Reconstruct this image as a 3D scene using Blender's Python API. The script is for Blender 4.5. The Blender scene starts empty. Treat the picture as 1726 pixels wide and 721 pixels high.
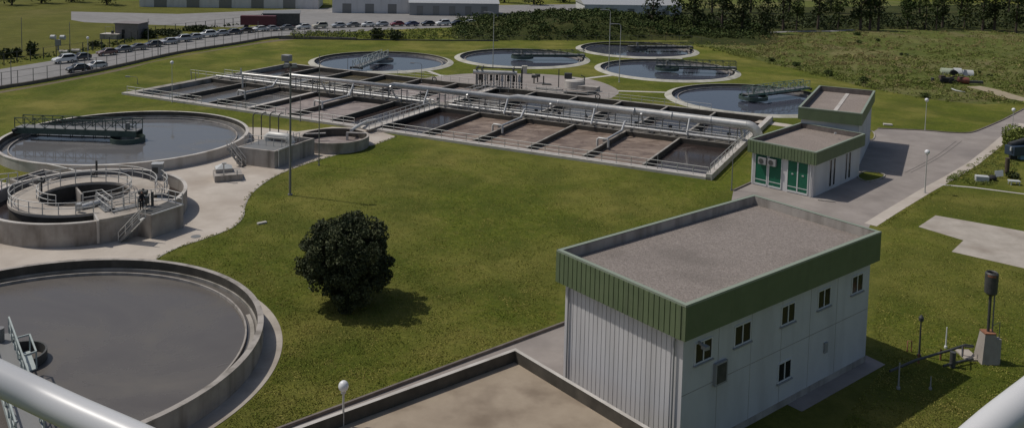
import bpy, math, random
import numpy as np
from mathutils import Vector, Matrix
from mathutils.geometry import tessellate_polygon
random.seed(7); R = random.random
rng = np.random.default_rng(11)
S = bpy.context.scene
COL = S.collection
pi = math.pi

# ------------------------------------------------------------------ camera
F, CX, CY, PIT, ROL, HC = 1513.376, 863.0, 2.187, 0.0811277, 0.0231095, 30.0
cp, sp, cr, sr = math.cos(PIT), math.sin(PIT), math.cos(ROL), math.sin(ROL)
FW = Vector((0, cp, -sp)); _u = Vector((0, sp, cp)); _r = Vector((1, 0, 0))
RT = cr * _r + sr * _u; UP = -sr * _r + cr * _u
cam = bpy.data.cameras.new('camera'); camo = bpy.data.objects.new('camera', cam); COL.objects.link(camo)
m = Matrix((RT, UP, -FW)).transposed().to_4x4(); m.translation = (0, 0, HC)
camo.matrix_world = m
cam.sensor_width = 36; cam.lens = F / 1726 * 36; cam.shift_y = -(360.5 - CY) / 1726
cam.clip_start = 0.1; cam.clip_end = 6000
S.camera = camo
# ------------------------------------------------------------------ sky, sun, exposure
SUN_DIR = Vector((0.634, -0.19, -1.0)).normalized()      # direction the light travels
ELEV = math.asin(-SUN_DIR.z)
az = math.atan2(-SUN_DIR.x, -SUN_DIR.y)                  # clockwise from +Y towards the sun
W = bpy.data.worlds.new('World'); S.world = W; W.use_nodes = True
wn = W.node_tree.nodes; wl = W.node_tree.links
sky = wn.new('ShaderNodeTexSky'); sky.sky_type = 'NISHITA'; sky.sun_disc = False
sky.sun_elevation = ELEV; sky.sun_rotation = az; sky.dust_density = 2.0; sky.air_density = 1.0
bg = wn['Background']; bg.inputs[1].default_value = 0.092
wl.new(sky.outputs[0], bg.inputs[0])
sl = bpy.data.lights.new('sun', 'SUN'); sl.energy = 3.7; sl.angle = math.radians(0.55); sl.color = (1, 0.95, 0.88)
so = bpy.data.objects.new('sun', sl); COL.objects.link(so)
so.rotation_euler = SUN_DIR.to_track_quat('-Z', 'Y').to_euler(); so.location = (-60, 20, 90)
S.view_settings.view_transform = 'Standard'; S.view_settings.look = 'None'
S.view_settings.gamma = 1; S.view_settings.exposure = -0.60
S.render.engine = 'CYCLES'

# ------------------------------------------------------------------ survey helpers
def ray(px, py):
    return FW + RT * ((px - CX) / F) - UP * ((py - CY) / F)
def G(px, py, z=0.0):
    d = ray(px, py); t = (z - HC) / d.z
    return Vector((d.x * t, d.y * t, z))
def PROJ(p):
    q = Vector(p) - Vector((0, 0, HC)); w = q.dot(FW)
    return CX + F * q.dot(RT) / w, CY - F * q.dot(UP) / w
def HT(base, ty):
    lo, hi = base.z, base.z + 60
    for _ in range(40):
        mid = (lo + hi) / 2
        if PROJ((base.x, base.y, mid))[1] > ty: lo = mid
        else: hi = mid
    return lo
def V2(a): return Vector((math.cos(a), math.sin(a), 0))
# the basin block's own frame
BO = Vector((-66.63, 152.207, 0)); BU = Vector((.89655, -.44294, 0)); BV = Vector((.44294, .89655, 0))
def UVp(u, v, z=0.0):
    p = BO + BU * u + BV * v; return Vector((p.x, p.y, z))

# ------------------------------------------------------------------ materials
def mat(name, col, rough=0.8, metal=0.0, var=0.0, scale=1.0, col2=None, bump=0.0, bscale=None, spec=0.5, detail=6, contrast=(0.35, 0.65), vert=0.0, island=0.0, stain=None, coat=0):
    M = bpy.data.materials.new(name); M.use_nodes = True
    N = M.node_tree.nodes; L = M.node_tree.links; B = N['Principled BSDF']
    B.inputs['Base Color'].default_value = (*col, 1); B.inputs['Roughness'].default_value = rough
    B.inputs['Metallic'].default_value = metal; B.inputs['Specular IOR Level'].default_value = spec
    if coat: B.inputs['Coat Weight'].default_value = coat
    g = N.new('ShaderNodeNewGeometry'); out = None
    if col2 is not None:
        t = N.new('ShaderNodeTexNoise'); t.inputs['Scale'].default_value = scale; t.inputs['Detail'].default_value = detail
        t.inputs['Roughness'].default_value = 0.65
        L.new(g.outputs['Position'], t.inputs['Vector'])
        r = N.new('ShaderNodeValToRGB'); r.color_ramp.elements[0].position = contrast[0]; r.color_ramp.elements[1].position = contrast[1]
        r.color_ramp.elements[0].color = (*col, 1); r.color_ramp.elements[1].color = (*col2, 1)
        L.new(t.outputs[0], r.inputs[0]); out = r.outputs[0]
    if stain is not None:                                  # (colour, scale xy, scale z, amount): dirt in streaks or patches
        mp = N.new('ShaderNodeMapping'); mp.inputs['Scale'].default_value = (stain[1], stain[1], stain[2])
        L.new(g.outputs['Position'], mp.inputs[0])
        t = N.new('ShaderNodeTexNoise'); t.inputs['Scale'].default_value = 1; t.inputs['Detail'].default_value = 5
        L.new(mp.outputs[0], t.inputs['Vector'])
        r = N.new('ShaderNodeMapRange'); r.inputs[1].default_value = .48; r.inputs[2].default_value = .72; r.inputs[4].default_value = stain[3]
        L.new(t.outputs[0], r.inputs[0])
        x = N.new('ShaderNodeMix'); x.data_type = 'RGBA'
        L.new(r.outputs[0], x.inputs[0])
        if out: L.new(out, x.inputs[6])
        else: x.inputs[6].default_value = (*col, 1)
        x.inputs[7].default_value = (*stain[0], 1); out = x.outputs[2]
    if island:
        x = N.new('ShaderNodeHueSaturation'); mr = N.new('ShaderNodeMapRange')
        L.new(g.outputs['Random Per Island'], mr.inputs[0]); mr.inputs[3].default_value = 1 - island; mr.inputs[4].default_value = 1 + island
        L.new(mr.outputs[0], x.inputs['Value'])
        if out: L.new(out, x.inputs['Color'])
        else: x.inputs['Color'].default_value = (*col, 1)
        out = x.outputs[0]
    if out: L.new(out, B.inputs['Base Color'])
    if bump:
        t = N.new('ShaderNodeTexNoise'); t.inputs['Scale'].default_value = bscale or 4; t.inputs['Detail'].default_value = 8
        L.new(g.outputs['Position'], t.inputs['Vector'])
        b = N.new('ShaderNodeBump'); b.inputs['Strength'].default_value = bump; b.inputs['Distance'].default_value = 0.1
        L.new(t.outputs[0], b.inputs['Height']); L.new(b.outputs[0], B.inputs['Normal'])
    return M
def grass_mat(name, lo, hi, dry, drys=0.06, fine=2.2, dryamt=(.5, .7), bump=.9, bare=None):
    M = bpy.data.materials.new(name); M.use_nodes = True
    N = M.node_tree.nodes; L = M.node_tree.links; B = N['Principled BSDF']; B.inputs['Roughness'].default_value = .95
    B.inputs['Specular IOR Level'].default_value = .15
    g = N.new('ShaderNodeNewGeometry')
    def noise(sc, det=6, ro=.6, dist=0):
        t = N.new('ShaderNodeTexNoise'); t.inputs['Scale'].default_value = sc; t.inputs['Detail'].default_value = det; t.inputs['Roughness'].default_value = ro
        t.inputs['Distortion'].default_value = dist
        L.new(g.outputs['Position'], t.inputs['Vector']); return t.outputs[0]
    def rng_(s, a, b, c=0, d=1):
        r = N.new('ShaderNodeMapRange'); L.new(s, r.inputs[0]); r.inputs[1].default_value = a; r.inputs[2].default_value = b; r.inputs[3].default_value = c; r.inputs[4].default_value = d; return r.outputs[0]
    def mix(f, a, b):
        x = N.new('ShaderNodeMix'); x.data_type = 'RGBA'; L.new(f, x.inputs[0])
        for s, v in ((x.inputs[6], a), (x.inputs[7], b)):
            if isinstance(v, tuple): s.default_value = (*v, 1)
            else: L.new(v, s)
        return x.outputs[2]
    c = mix(rng_(noise(fine, 10, .7), .35, .65), lo, hi)
    c = mix(rng_(noise(drys, 8, .62, .5), dryamt[0], dryamt[1], 0, .75), c, dry)
    c = mix(rng_(noise(.35, 7, .7, .3), .5, .8, 0, .8), c, tuple(x * .62 for x in hi))
    c = mix(rng_(noise(6, 4, .8), .58, .74, 0, .6), c, dry)
    c = mix(rng_(noise(.9, 8, .75, .4), .52, .70, 0, .55), c, dry)
    c = mix(rng_(noise(.13, 5, .6, .2), .42, .62, 0, .55), c, tuple(x * .75 for x in lo))
    c = mix(rng_(noise(9, 2, .5), .73, .76, 0, .35), c, (.5, .5, .4))
    if bare: c = mix(rng_(noise(bare[1], 6, .6, .4), bare[2], bare[3], 0, .85), c, bare[0])
    L.new(c, B.inputs['Base Color'])
    b = N.new('ShaderNodeBump'); b.inputs['Strength'].default_value = bump; b.inputs['Distance'].default_value = .25
    L.new(noise(3.5, 10, .75), b.inputs['Height']); L.new(b.outputs[0], B.inputs['Normal'])
    return M
def water_mat(name, col, rough=.06, foam=None, fs=.5, fr=(.5, .65), bump=.03, bs=1.5):
    M = bpy.data.materials.new(name); M.use_nodes = True
    N = M.node_tree.nodes; L = M.node_tree.links; B = N['Principled BSDF']
    B.inputs['Base Color'].default_value = (*col, 1); B.inputs['Roughness'].default_value = rough; B.inputs['IOR'].default_value = 1.33
    g = N.new('ShaderNodeNewGeometry')
    t = N.new('ShaderNodeTexNoise'); t.inputs['Scale'].default_value = bs; t.inputs['Detail'].default_value = 4; L.new(g.outputs['Position'], t.inputs['Vector'])
    b = N.new('ShaderNodeBump'); b.inputs['Strength'].default_value = bump; b.inputs['Distance'].default_value = .1
    L.new(t.outputs[0], b.inputs['Height']); L.new(b.outputs[0], B.inputs['Normal'])
    if foam:
        mp = N.new('ShaderNodeMapping'); L.new(g.outputs['Position'], mp.inputs[0]); mp.inputs['Rotation'].default_value = (0, 0, .4); mp.inputs['Scale'].default_value = (fs, fs * 1.8, 1)
        t = N.new('ShaderNodeTexNoise'); t.inputs['Scale'].default_value = 1; t.inputs['Detail'].default_value = 9; t.inputs['Distortion'].default_value = 1.2; t.inputs['Roughness'].default_value = .62
        L.new(mp.outputs[0], t.inputs['Vector'])
        r = N.new('ShaderNodeMapRange'); r.inputs[1].default_value = fr[0]; r.inputs[2].default_value = fr[1]; L.new(t.outputs[0], r.inputs[0])
        x = N.new('ShaderNodeMix'); x.data_type = 'RGBA'; L.new(r.outputs[0], x.inputs[0]); x.inputs[6].default_value = (*col, 1); x.inputs[7].default_value = (*foam, 1)
        L.new(x.outputs[2], B.inputs['Base Color'])
        r2 = N.new('ShaderNodeMapRange'); L.new(r.outputs[0], r2.inputs[0]); r2.inputs[3].default_value = rough; r2.inputs[4].default_value = .7; L.new(r2.outputs[0], B.inputs['Roughness'])
    return M
M = {}
M['lawn'] = grass_mat('lawn', (.078, .108, .012), (.155, .172, .020), (.265, .230, .060), dryamt=(.42, .66), bump=1.0)
M['far_grass'] = grass_mat('far_grass', (.11, .115, .02), (.15, .15, .03), (.17, .15, .05), drys=.03)
M['rough'] = grass_mat('rough_grass', (.085, .115, .022), (.155, .17, .04), (.25, .205, .10), drys=.035, dryamt=(.46, .68), bare=((.2, .15, .09), .045, .58, .72))
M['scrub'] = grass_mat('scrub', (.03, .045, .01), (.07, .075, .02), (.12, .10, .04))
M['leaf'] = mat('leaf', (.022, .036, .010), .7, col2=(.060, .075, .022), scale=.6, island=.45, spec=.25)
M['pine'] = mat('pine_leaf', (.024, .036, .014), .7, col2=(.095, .105, .045), scale=.8, island=.5, spec=.25)
M['shrub'] = mat('shrub_leaf', (.035, .060, .014), .8, col2=(.085, .105, .03), scale=.12, island=.4, spec=.2, contrast=(.4, .6))
M['straw'] = mat('straw_leaf', (.20, .19, .07), .9, col2=(.34, .27, .13), scale=.15, island=.35, spec=.1)
M['tuft'] = mat('tuft_leaf', (.14, .18, .04), .9, col2=(.22, .23, .07), scale=.15, island=.4, spec=.1)
M['blade'] = mat('grass_blade', (.135, .170, .026), .9, col2=(.32, .28, .08), scale=.35, island=.35, spec=.1, contrast=(.4, .62))
M['bark'] = mat('bark', (.06, .045, .03), .95, col2=(.12, .09, .07), scale=6)
M['pave'] = mat('pavement', (.44, .385, .325), .9, col2=(.57, .51, .44), scale=.25, bump=.15, bscale=8, stain=((.26, .2, .15), .12, .12, .6), contrast=(.3, .7))
M['slab'] = mat('slab', (.36, .32, .27), .9, col2=(.48, .43, .37), scale=.4, stain=((.22, .17, .13), .3, .3, .5))
M['road'] = mat('road_surface', (.215, .205, .195), .9, col2=(.27, .262, .252), scale=.35, bump=.1, bscale=20, stain=((.15, .145, .14), .06, .06, .35))
M['tarmac'] = mat('plant_road', (.265, .232, .208), .9, col2=(.34, .30, .27), scale=.3, bump=.1, bscale=15, stain=((.17, .15, .14), .1, .1, .5))
M['kerb'] = mat('kerb', (.36, .33, .29), .9, col2=(.46, .42, .37), scale=2, stain=((.12, .12, .08), .6, .6, .7))
M['darkwall'] = mat('low_wall', (.13, .11, .10), .95, col2=(.20, .17, .15), scale=1.2)
M['conc'] = mat('concrete', (.33, .30, .27), .9, col2=(.42, .385, .345), scale=.7, bump=.15, bscale=10, stain=((.12, .105, .085), .9, .12, .75))
M['conc_l'] = mat('concrete_light', (.47, .44, .40), .9, col2=(.57, .535, .49), scale=.5, stain=((.24, .20, .16), .5, .1, .6))
M['conc_d'] = mat('concrete_wet_shaded', (.055, .048, .038), .7, col2=(.10, .088, .07), scale=.8, stain=((.03, .028, .02), .8, .1, .7))  # dark concrete; on annex parapet and basin dividers it paints in shade
M['conc_top'] = mat('concrete_top', (.27, .25, .22), .9, col2=(.40, .37, .33), scale=.6, stain=((.11, .10, .07), .5, .5, .75))
M['ring'] = mat('concrete_ring', (.40, .385, .33), .9, col2=(.52, .50, .43), scale=.5, stain=((.24, .23, .16), .4, .4, .6))
M['brownwall'] = mat('concrete_brown', (.31, .275, .24), .9, col2=(.42, .38, .335), scale=.5, stain=((.13, .10, .075), .8, .25, .65), bump=.1, bscale=10)
M['galv'] = mat('galvanised', (.46, .46, .45), .45, metal=.35, col2=(.58, .58, .57), scale=3)
M['railm'] = mat('rail_steel', (.55, .54, .51), .5, metal=.2)
M['alu'] = mat('duct_steel', (.50, .49, .47), .42, metal=.45, col2=(.62, .61, .58), scale=1.5, stain=((.3, .28, .25), .4, .4, .4))
M['dark_steel'] = mat('dark_steel', (.06, .062, .06), .6, metal=.3, col2=(.10, .10, .095), scale=2)
M['steel'] = mat('steel', (.22, .22, .215), .55, metal=.3)
M['green_steel'] = mat('green_steel', (.045, .075, .06), .6, col2=(.085, .12, .10), scale=1.5)
M['bridge_grey'] = mat('bridge_grey', (.33, .38, .36), .6, col2=(.42, .46, .44), scale=2)
M['white_paint'] = mat('white_paint', (.78, .78, .78), .5)
M['rail_near'] = mat('handrail_paint', (.62, .62, .62), .38)
M['water_sec'] = water_mat('clear_water', (.075, .082, .108), .05, bump=.006, bs=.5)
M['water_pri'] = water_mat('grey_water', (.14, .138, .14), .05, (.19, .18, .165), .07, (.48, .75), .008, .6)
M['water_sludge'] = water_mat('sludge_water', (.118, .106, .096), .05, (.15, .137, .122), .05, (.38, .75), .008, .5)
M['cell_brown'] = water_mat('brown_mixed_liquor', (.16, .115, .09), .35, (.30, .235, .19), .28, (.38, .62), .25, 5)
M['cell_pink'] = water_mat('pale_mixed_liquor', (.21, .172, .155), .3, (.34, .29, .265), .3, (.35, .6), .25, 5)
M['cell_grey'] = water_mat('grey_mixed_liquor', (.11, .10, .09), .16, (.20, .18, .165), .14, (.56, .72), .08, 3)
M['cell_dark'] = water_mat('dark_mixed_liquor', (.040, .030, .027), .16, (.12, .09, .08), .2, (.60, .72), .05, 3)
M['cell_olive'] = water_mat('olive_mixed_liquor', (.085, .07, .04), .25, (.12, .10, .06), .2, (.45, .65), .1, 3)
M['wall_white'] = mat('white_cladding', (.62, .61, .61), .6, stain=((.40, .385, .37), .7, .1, .45))
M['wall_blue'] = mat('pale_render', (.56, .56, .565), .75, col2=(.61, .61, .61), scale=.5, stain=((.42, .41, .40), .7, .12, .5))
M['fascia'] = mat('green_cladding', (.115, .155, .078), .55, col2=(.14, .18, .095), scale=.8, stain=((.08, .10, .06), 1.5, .2, .4))
M['fascia_cap'] = mat('green_capping', (.27, .31, .24), .5)
M['gravel'] = mat('roof_gravel', (.17, .145, .125), .95, col2=(.33, .285, .255), scale=7, detail=10, contrast=(.3, .7), bump=.6, bscale=9, stain=((.15, .13, .112), .22, .22, .6))
M['gravel2'] = mat('roof_gravel_warm', (.20, .165, .14), .95, col2=(.32, .27, .235), scale=6, detail=10, bump=.4, bscale=9, stain=((.36, .30, .26), .3, .3, .5))
M['roof_tan'] = mat('roof_membrane', (.30, .24, .175), .9, col2=(.38, .31, .23), scale=.3, stain=((.15, .11, .075), .4, .4, .6))
M['green_door'] = mat('green_door', (.004, .10, .055), .5, col2=(.006, .12, .065), scale=1)
M['glass'] = mat('dark_glass', (.018, .02, .022), .12, spec=.25)
M['frame'] = mat('window_frame', (.66, .66, .65), .5)
M['grey_paint'] = mat('grey_paint', (.30, .30, .30), .6)
M['rubber'] = mat('rubber', (.02, .02, .02), .8)
M['orange'] = mat('rust_orange', (.33, .15, .08), .8, col2=(.22, .09, .05), scale=4)
M['globe'] = mat('lamp_globe', (.78, .78, .78), .35)
M['dirt'] = mat('dirt', (.30, .245, .16), .95, col2=(.38, .32, .22), scale=.6)
M['soil'] = mat('soil', (.12, .09, .06), .95, col2=(.17, .14, .07), scale=.8)
M['skin'] = mat('skin', (.35, .2, .14), .6); M['cloth_dark'] = mat('dark_cloth', (.015, .015, .018), .9); M['hair'] = mat('hair', (.02, .015, .01), .8)
M['tarp'] = mat('tarp', (.52, .53, .52), .6, stain=((.4, .42, .38), .8, .8, .5)); M['red'] = mat('faded_red', (.26, .08, .06), .8, col2=(.12, .05, .04), scale=1.5)
M['blue_dark'] = mat('blue_machine', (.03, .05, .08), .5); M['blue_light'] = mat('light_blue', (.25, .42, .55), .5)
M['block'] = mat('grey_block', (.20, .18, .175), .95, col2=(.25, .225, .22), scale=1.5)

# ------------------------------------------------------------------ object helpers
def wloc(o):
    v = Vector((0, 0, 0))
    while o: v += o.location; o = o.parent
    return v
def props(o, label=None, cat=None, group=None, kind=None):
    if label: o['label'] = label
    if cat: o['category'] = cat
    if group: o['group'] = group
    if kind: o['kind'] = kind
    return o
def thing(name, label, cat, loc=(0, 0, 0), group=None):
    o = bpy.data.objects.new(name, None); COL.objects.link(o); o.location = loc; o.empty_display_size = .3
    return props(o, label, cat, group)
def copy_tree(o, parent=None):
    c = o.copy(); COL.objects.link(c); c.parent = parent
    for ch in [x for x in bpy.data.objects if x.parent == o]: copy_tree(ch, c)
    return c
class MB:
    def __init__(s): s.v = []; s.f = []; s.sm = []
    def add(s, vs, fs, smooth=False):
        n = len(s.v); s.v += [Vector(p) for p in vs]; s.f += [tuple(i + n for i in f) for f in fs]; s.sm += [smooth] * len(fs); return s
    def obox(s, o, a, b, c):                       # parallelepiped from corner o and three edge vectors
        o = Vector(o); a = Vector(a); b = Vector(b); c = Vector(c)
        if a.cross(b).dot(c) < 0: a, b = b, a
        vs = [o, o + a, o + a + b, o + b, o + c, o + a + c, o + a + b + c, o + b + c]
        return s.add(vs, [(0, 3, 2, 1), (4, 5, 6, 7), (0, 1, 5, 4), (1, 2, 6, 5), (2, 3, 7, 6), (3, 0, 4, 7)])
    def box(s, c, size, ang=0.0):                  # centre, full size, turned about z
        a = V2(ang) * size[0]; b = V2(ang + pi / 2) * size[1]; z = Vector((0, 0, size[2]))
        return s.obox(Vector(c) - (a + b + z) / 2, a, b, z)
    def beam(s, p, q, w, h=None, up=Vector((0, 0, 1))):
        p = Vector(p); q = Vector(q); h = h or w; d = (q - p)
        if d.length < 1e-6: return s
        dn = d.normalized(); u = up if abs(dn.dot(up)) < .95 else Vector((1, 0, 0))
        a = dn.cross(u).normalized() * w; b = a.normalized().cross(dn).normalized() * h
        return s.obox(p - a / 2 - b / 2, a, b, d)
    def tube(s, pts, r, n=8, caps=True, radii=None):
        pts = [Vector(p) for p in pts]; vs = []; k = len(pts); prev = None
        for i, p in enumerate(pts):
            d = (pts[min(i + 1, k - 1)] - pts[max(i - 1, 0)]).normalized()
            if prev is None:
                a = d.cross(Vector((0, 0, 1)));
                if a.length < .1: a = d.cross(Vector((1, 0, 0)))
            else: a = prev - d * prev.dot(d)
            a.normalize(); prev = a; b = d.cross(a); rr = radii[i] if radii else r
            vs += [p + (a * math.cos(2 * pi * j / n) + b * math.sin(2 * pi * j / n)) * rr for j in range(n)]
        fs = [(i * n + j, i * n + (j + 1) % n, (i + 1) * n + (j + 1) % n, (i + 1) * n + j) for i in range(k - 1) for j in range(n)]
        s.add(vs, fs, True)
        if caps:
            s.add(vs[:n], [tuple(range(n))[::-1]]); s.add(vs[-n:], [tuple(range(n))])
        return s
    def lathe(s, c, prof, n=96, a0=0.0, a1=2 * pi, smooth=True, closed=False):   # prof: (r, z) list
        c = Vector(c); full = abs(a1 - a0 - 2 * pi) < 1e-6; m_ = n if full else n + 1; k = len(prof); vs = []
        for i in range(m_):
            a = a0 + (a1 - a0) * i / n
            for r, z in prof: vs.append(c + Vector((r * math.cos(a), r * math.sin(a), z)))
        fs = []
        kk = k if closed else k - 1
        for i in range(n):
            for j in range(kk):
                q = (i * k + j, ((i + 1) % m_) * k + j, ((i + 1) % m_) * k + (j + 1) % k, i * k + (j + 1) % k); fs.append(q)
        s.add(vs, fs, False)
        if not full and closed:
            s.add(vs[:k], [tuple(range(k))]); s.add(vs[-k:], [tuple(range(k))[::-1]])
        return s
    def ring(s, c, r0, r1, z0, z1, n=96, a0=0.0, a1=2 * pi):  # a wall of rectangular section
        return s.lathe(c, [(r0, z0), (r1, z0), (r1, z1), (r0, z1)], n, a0, a1, closed=True)
    def disc(s, c, r, z, n=96):
        c = Vector(c); return s.add([c + Vector((r * math.cos(2 * pi * i / n), r * math.sin(2 * pi * i / n), z)) for i in range(n)], [tuple(range(n))])
    def prism(s, pts, z0, z1):
        pts = [Vector((p[0], p[1], 0)) for p in pts]; ar = sum(a.x * b.y - b.x * a.y for a, b in zip(pts, pts[1:] + pts[:1]))
        if ar < 0: pts.reverse()
        n = len(pts); vs = [p + Vector((0, 0, z0)) for p in pts] + [p + Vector((0, 0, z1)) for p in pts]
        return s.add(vs, [tuple(range(n))[::-1], tuple(range(n, 2 * n))] + [(i, (i + 1) % n, (i + 1) % n + n, i + n) for i in range(n)])
    def quad(s, *p): return s.add(p, [tuple(range(len(p)))])
    def ball(s, c, r, n=12, sq=1.0):
        prof = [(max(r * math.sin(pi * i / n), 1e-4), -r * sq * math.cos(pi * i / n)) for i in range(n + 1)]
        k = len(s.sm); s.lathe(c, prof, n * 2); s.sm[k:] = [True] * (len(s.sm) - k); return s
    def build(s, name, m_, parent=None, bevel=0):
        me = bpy.data.meshes.new(name); off = wloc(parent) if parent else Vector((0, 0, 0))
        me.from_pydata([tuple(p - off) for p in s.v], [], s.f); me.polygons.foreach_set('use_smooth', s.sm)
        me.materials.append(M[m_] if isinstance(m_, str) else m_)
        o = bpy.data.objects.new(name, me); COL.objects.link(o)
        if parent: o.parent = parent
        if bevel:
            b = o.modifiers.new('bevel', 'BEVEL'); b.width = bevel; b.segments = 2; b.limit_method = 'ANGLE'
        return o
def solo(mb, name, m_, label, cat, group=None):
    return props(mb.build(name, m_), label, cat, group)
def sheet(name, pts, z, m_, holes=()):
    P = [Vector((p[0], p[1], z)) for p in pts]; HS = [[Vector((p[0], p[1], z)) for p in h] for h in holes]
    tr = tessellate_polygon([P] + HS); allp = P + [p for h in HS for p in h]; mb = MB()
    fs = []
    for t in tr:
        a, b, c = (allp[i] for i in t)
        fs.append(tuple(t) if (b - a).cross(c - a).z > 0 else tuple(t)[::-1])
    mb.add(allp, fs)
    return props(mb.build(name, m_), kind='structure')
def smooth_line(pts, n=6, closed=False):
    pts = [Vector(p) for p in pts]; out = []; k = len(pts)
    rngi = range(k if closed else k - 1)
    for i in rngi:
        if closed: p0, p1, p2, p3 = pts[i - 1], pts[i], pts[(i + 1) % k], pts[(i + 2) % k]
        else: p0, p1, p2, p3 = pts[max(i - 1, 0)], pts[i], pts[i + 1], pts[min(i + 2, k - 1)]
        for j in range(n):
            t = j / n
            out.append(.5 * ((2 * p1) + (p2 - p0) * t + (2 * p0 - 5 * p1 + 4 * p2 - p3) * t * t + (3 * p1 - p0 - 3 * p2 + p3) * t ** 3))
    if not closed: out.append(pts[-1])
    return out
def GL(l, z=0.0): return [G(x, y, z) for x, y in l]
def circ(c, r, n=72, a0=0, a1=2 * pi): return [Vector((c[0] + r * math.cos(a0 + (a1 - a0) * i / n), c[1] + r * math.sin(a0 + (a1 - a0) * i / n), 0)) for i in range(n if abs(a1 - a0 - 2 * pi) < 1e-6 else n + 1)]
def along(pts, step):
    pts = [Vector(p) for p in pts]; out = [pts[0].copy()]; acc = 0.0
    for a, b in zip(pts, pts[1:]):
        L = (b - a).length; t = step - acc
        while t <= L + 1e-6: out.append(a + (b - a) * (t / L)); t += step
        acc = (acc + L) % step
    return out
def rail(mb, pts, h=1.1, step=1.6, r=.032, rails=(1.0, .52), ends=True):
    pts = [Vector(p) for p in pts]
    for f in rails: mb.tube([p + Vector((0, 0, h * f)) for p in pts], r, 6)
    ps = along(pts, step)
    if ends and (ps[-1] - pts[-1]).length > .3: ps.append(pts[-1])
    for p in ps: mb.beam(p, p + Vector((0, 0, h)), r * 1.7)
    return mb
def leaves(name, m_, C_, size, parent=None, flat=.0):
    n = len(C_); C_ = np.asarray(C_, float)
    if parent: C_ = C_ - np.array(wloc(parent))
    a = rng.normal(size=(n, 3)); a[:, 2] *= (1 - flat); a /= np.linalg.norm(a, axis=1, keepdims=True)
    b = rng.normal(size=(n, 3)); b -= a * (a * b).sum(1, keepdims=True); b /= np.linalg.norm(b, axis=1, keepdims=True)
    sz = (size * rng.uniform(.6, 1.4, n))[:, None]
    v = np.stack([C_ - a * sz, C_ + b * sz * .55, C_ + a * sz, C_ - b * sz * .55], 1).reshape(-1, 3)
    me = bpy.data.meshes.new(name); me.vertices.add(4 * n); me.vertices.foreach_set('co', v.ravel())
    me.loops.add(4 * n); me.loops.foreach_set('vertex_index', np.arange(4 * n)); me.polygons.add(n)
    me.polygons.foreach_set('loop_start', np.arange(n) * 4); me.polygons.foreach_set('loop_total', np.full(n, 4)); me.update(calc_edges=True)
    me.materials.append(M[m_]); o = bpy.data.objects.new(name, me); COL.objects.link(o)
    if parent: o.parent = parent
    return o
def lobes(L_, per):                                # points near the surfaces of ellipsoid lobes
    out = []
    for c, r in L_:
        n = max(8, int(per * (r[0] * r[1] + r[1] * r[2] + r[0] * r[2]) / 3)); d = rng.normal(size=(n, 3)); d /= np.linalg.norm(d, axis=1, keepdims=True)
        k = rng.uniform(.55, 1.08, n) ** .6
        out.append(np.array(c) + d * np.array(r) * k[:, None])
    return np.concatenate(out)

# ------------------------------------------------------------------ ground
TK = {'T1': (-31.9, 58.4), 'T2': (-51.0, 118.2), 'T3': (-28.35, 195.7), 'T4': (2.67, 206.1), 'T5': (31.9, 225.5), 'T6': (34.0, 193.4), 'T7': (44.2, 161.2)}
aer_hole = [UVp(1.0, .9), UVp(101.6, .9), UVp(101.6, 39.9), UVp(1.0, 39.9)]
holes = [aer_hole] + [circ(TK[k], 15.2, 64) for k in ('T3', 'T4', 'T5', 'T6', 'T7')]
sheet('ground', [(-2500, -300), (2500, -300), (2500, 4000), (-2500, 4000)], 0, 'lawn', holes)

# rough field on the right, gently uneven
def rough_field():
    edge = smooth_line(GL([(1160, 72), (1215, 84), (1262, 96), (1300, 108), (1350, 118), (1400, 132), (1450, 145), (1500, 155), (1560, 166), (1600, 171), (1660, 176), (1726, 172), (1800, 168)]), 5)
    far = [Vector((420, 175, 0)), Vector((420, 420, 0)), Vector((60, 420, 0)), Vector((30, 300, 0)), Vector((32, 262, 0))]
    return edge, far
edge, far = rough_field()
sheet('field', edge + far, .004, 'rough')
sheet('far_field', [(-420, 140), *[(G(x, y).x, G(x, y).y) for x, y in ((-200, 150), (0, 103), (95, 93), (160, 84), (230, 72), (300, 62), (400, 50), (440, 40))], (-80, 330), (-420, 330)], .004, 'far_grass')
# roads
road_near = GL([(-200, 195), (0, 149), (60, 140), (155, 122), (215, 109), (300, 90), (400, 74.5), (440, 67.5), (470, 63), (492, 59), (560, 56), (640, 51.5), (770, 46), (812, 43), (900, 34)])
road_far = GL([(900, 16), (800, 22), (700, 24), (600, 27), (500, 34), (445, 42), (400, 49.5), (330, 58), (270, 66), (230, 77), (190, 86), (160, 91), (95, 101.5), (0, 117), (-200, 150)])
sheet('road', smooth_line(road_near, 3) + smooth_line(road_far, 3), .012, 'road')
sheet('far_road', GL([(120, 34), (143, 38), (250, 42), (400, 47), (460, 36), (900, 20), (1100, 14), (1100, 6), (600, 12), (300, 24), (120, 20)]), .008, 'road')
# bare soil strip inside the low wall
a_ = smooth_line(GL([(-60, 167), (0, 154), (60, 144), (155, 126), (215, 113), (300, 95), (400, 78), (440, 71), (480, 65.5)]), 4)
b_ = smooth_line(GL([(500, 66.5), (440, 73.5), (400, 80), (330, 91), (262, 104), (215, 116.5), (150, 130), (60, 147), (0, 157.5), (-60, 171)]), 4)
sheet('soil_strip', a_ + b_, .004, 'soil')
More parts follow.
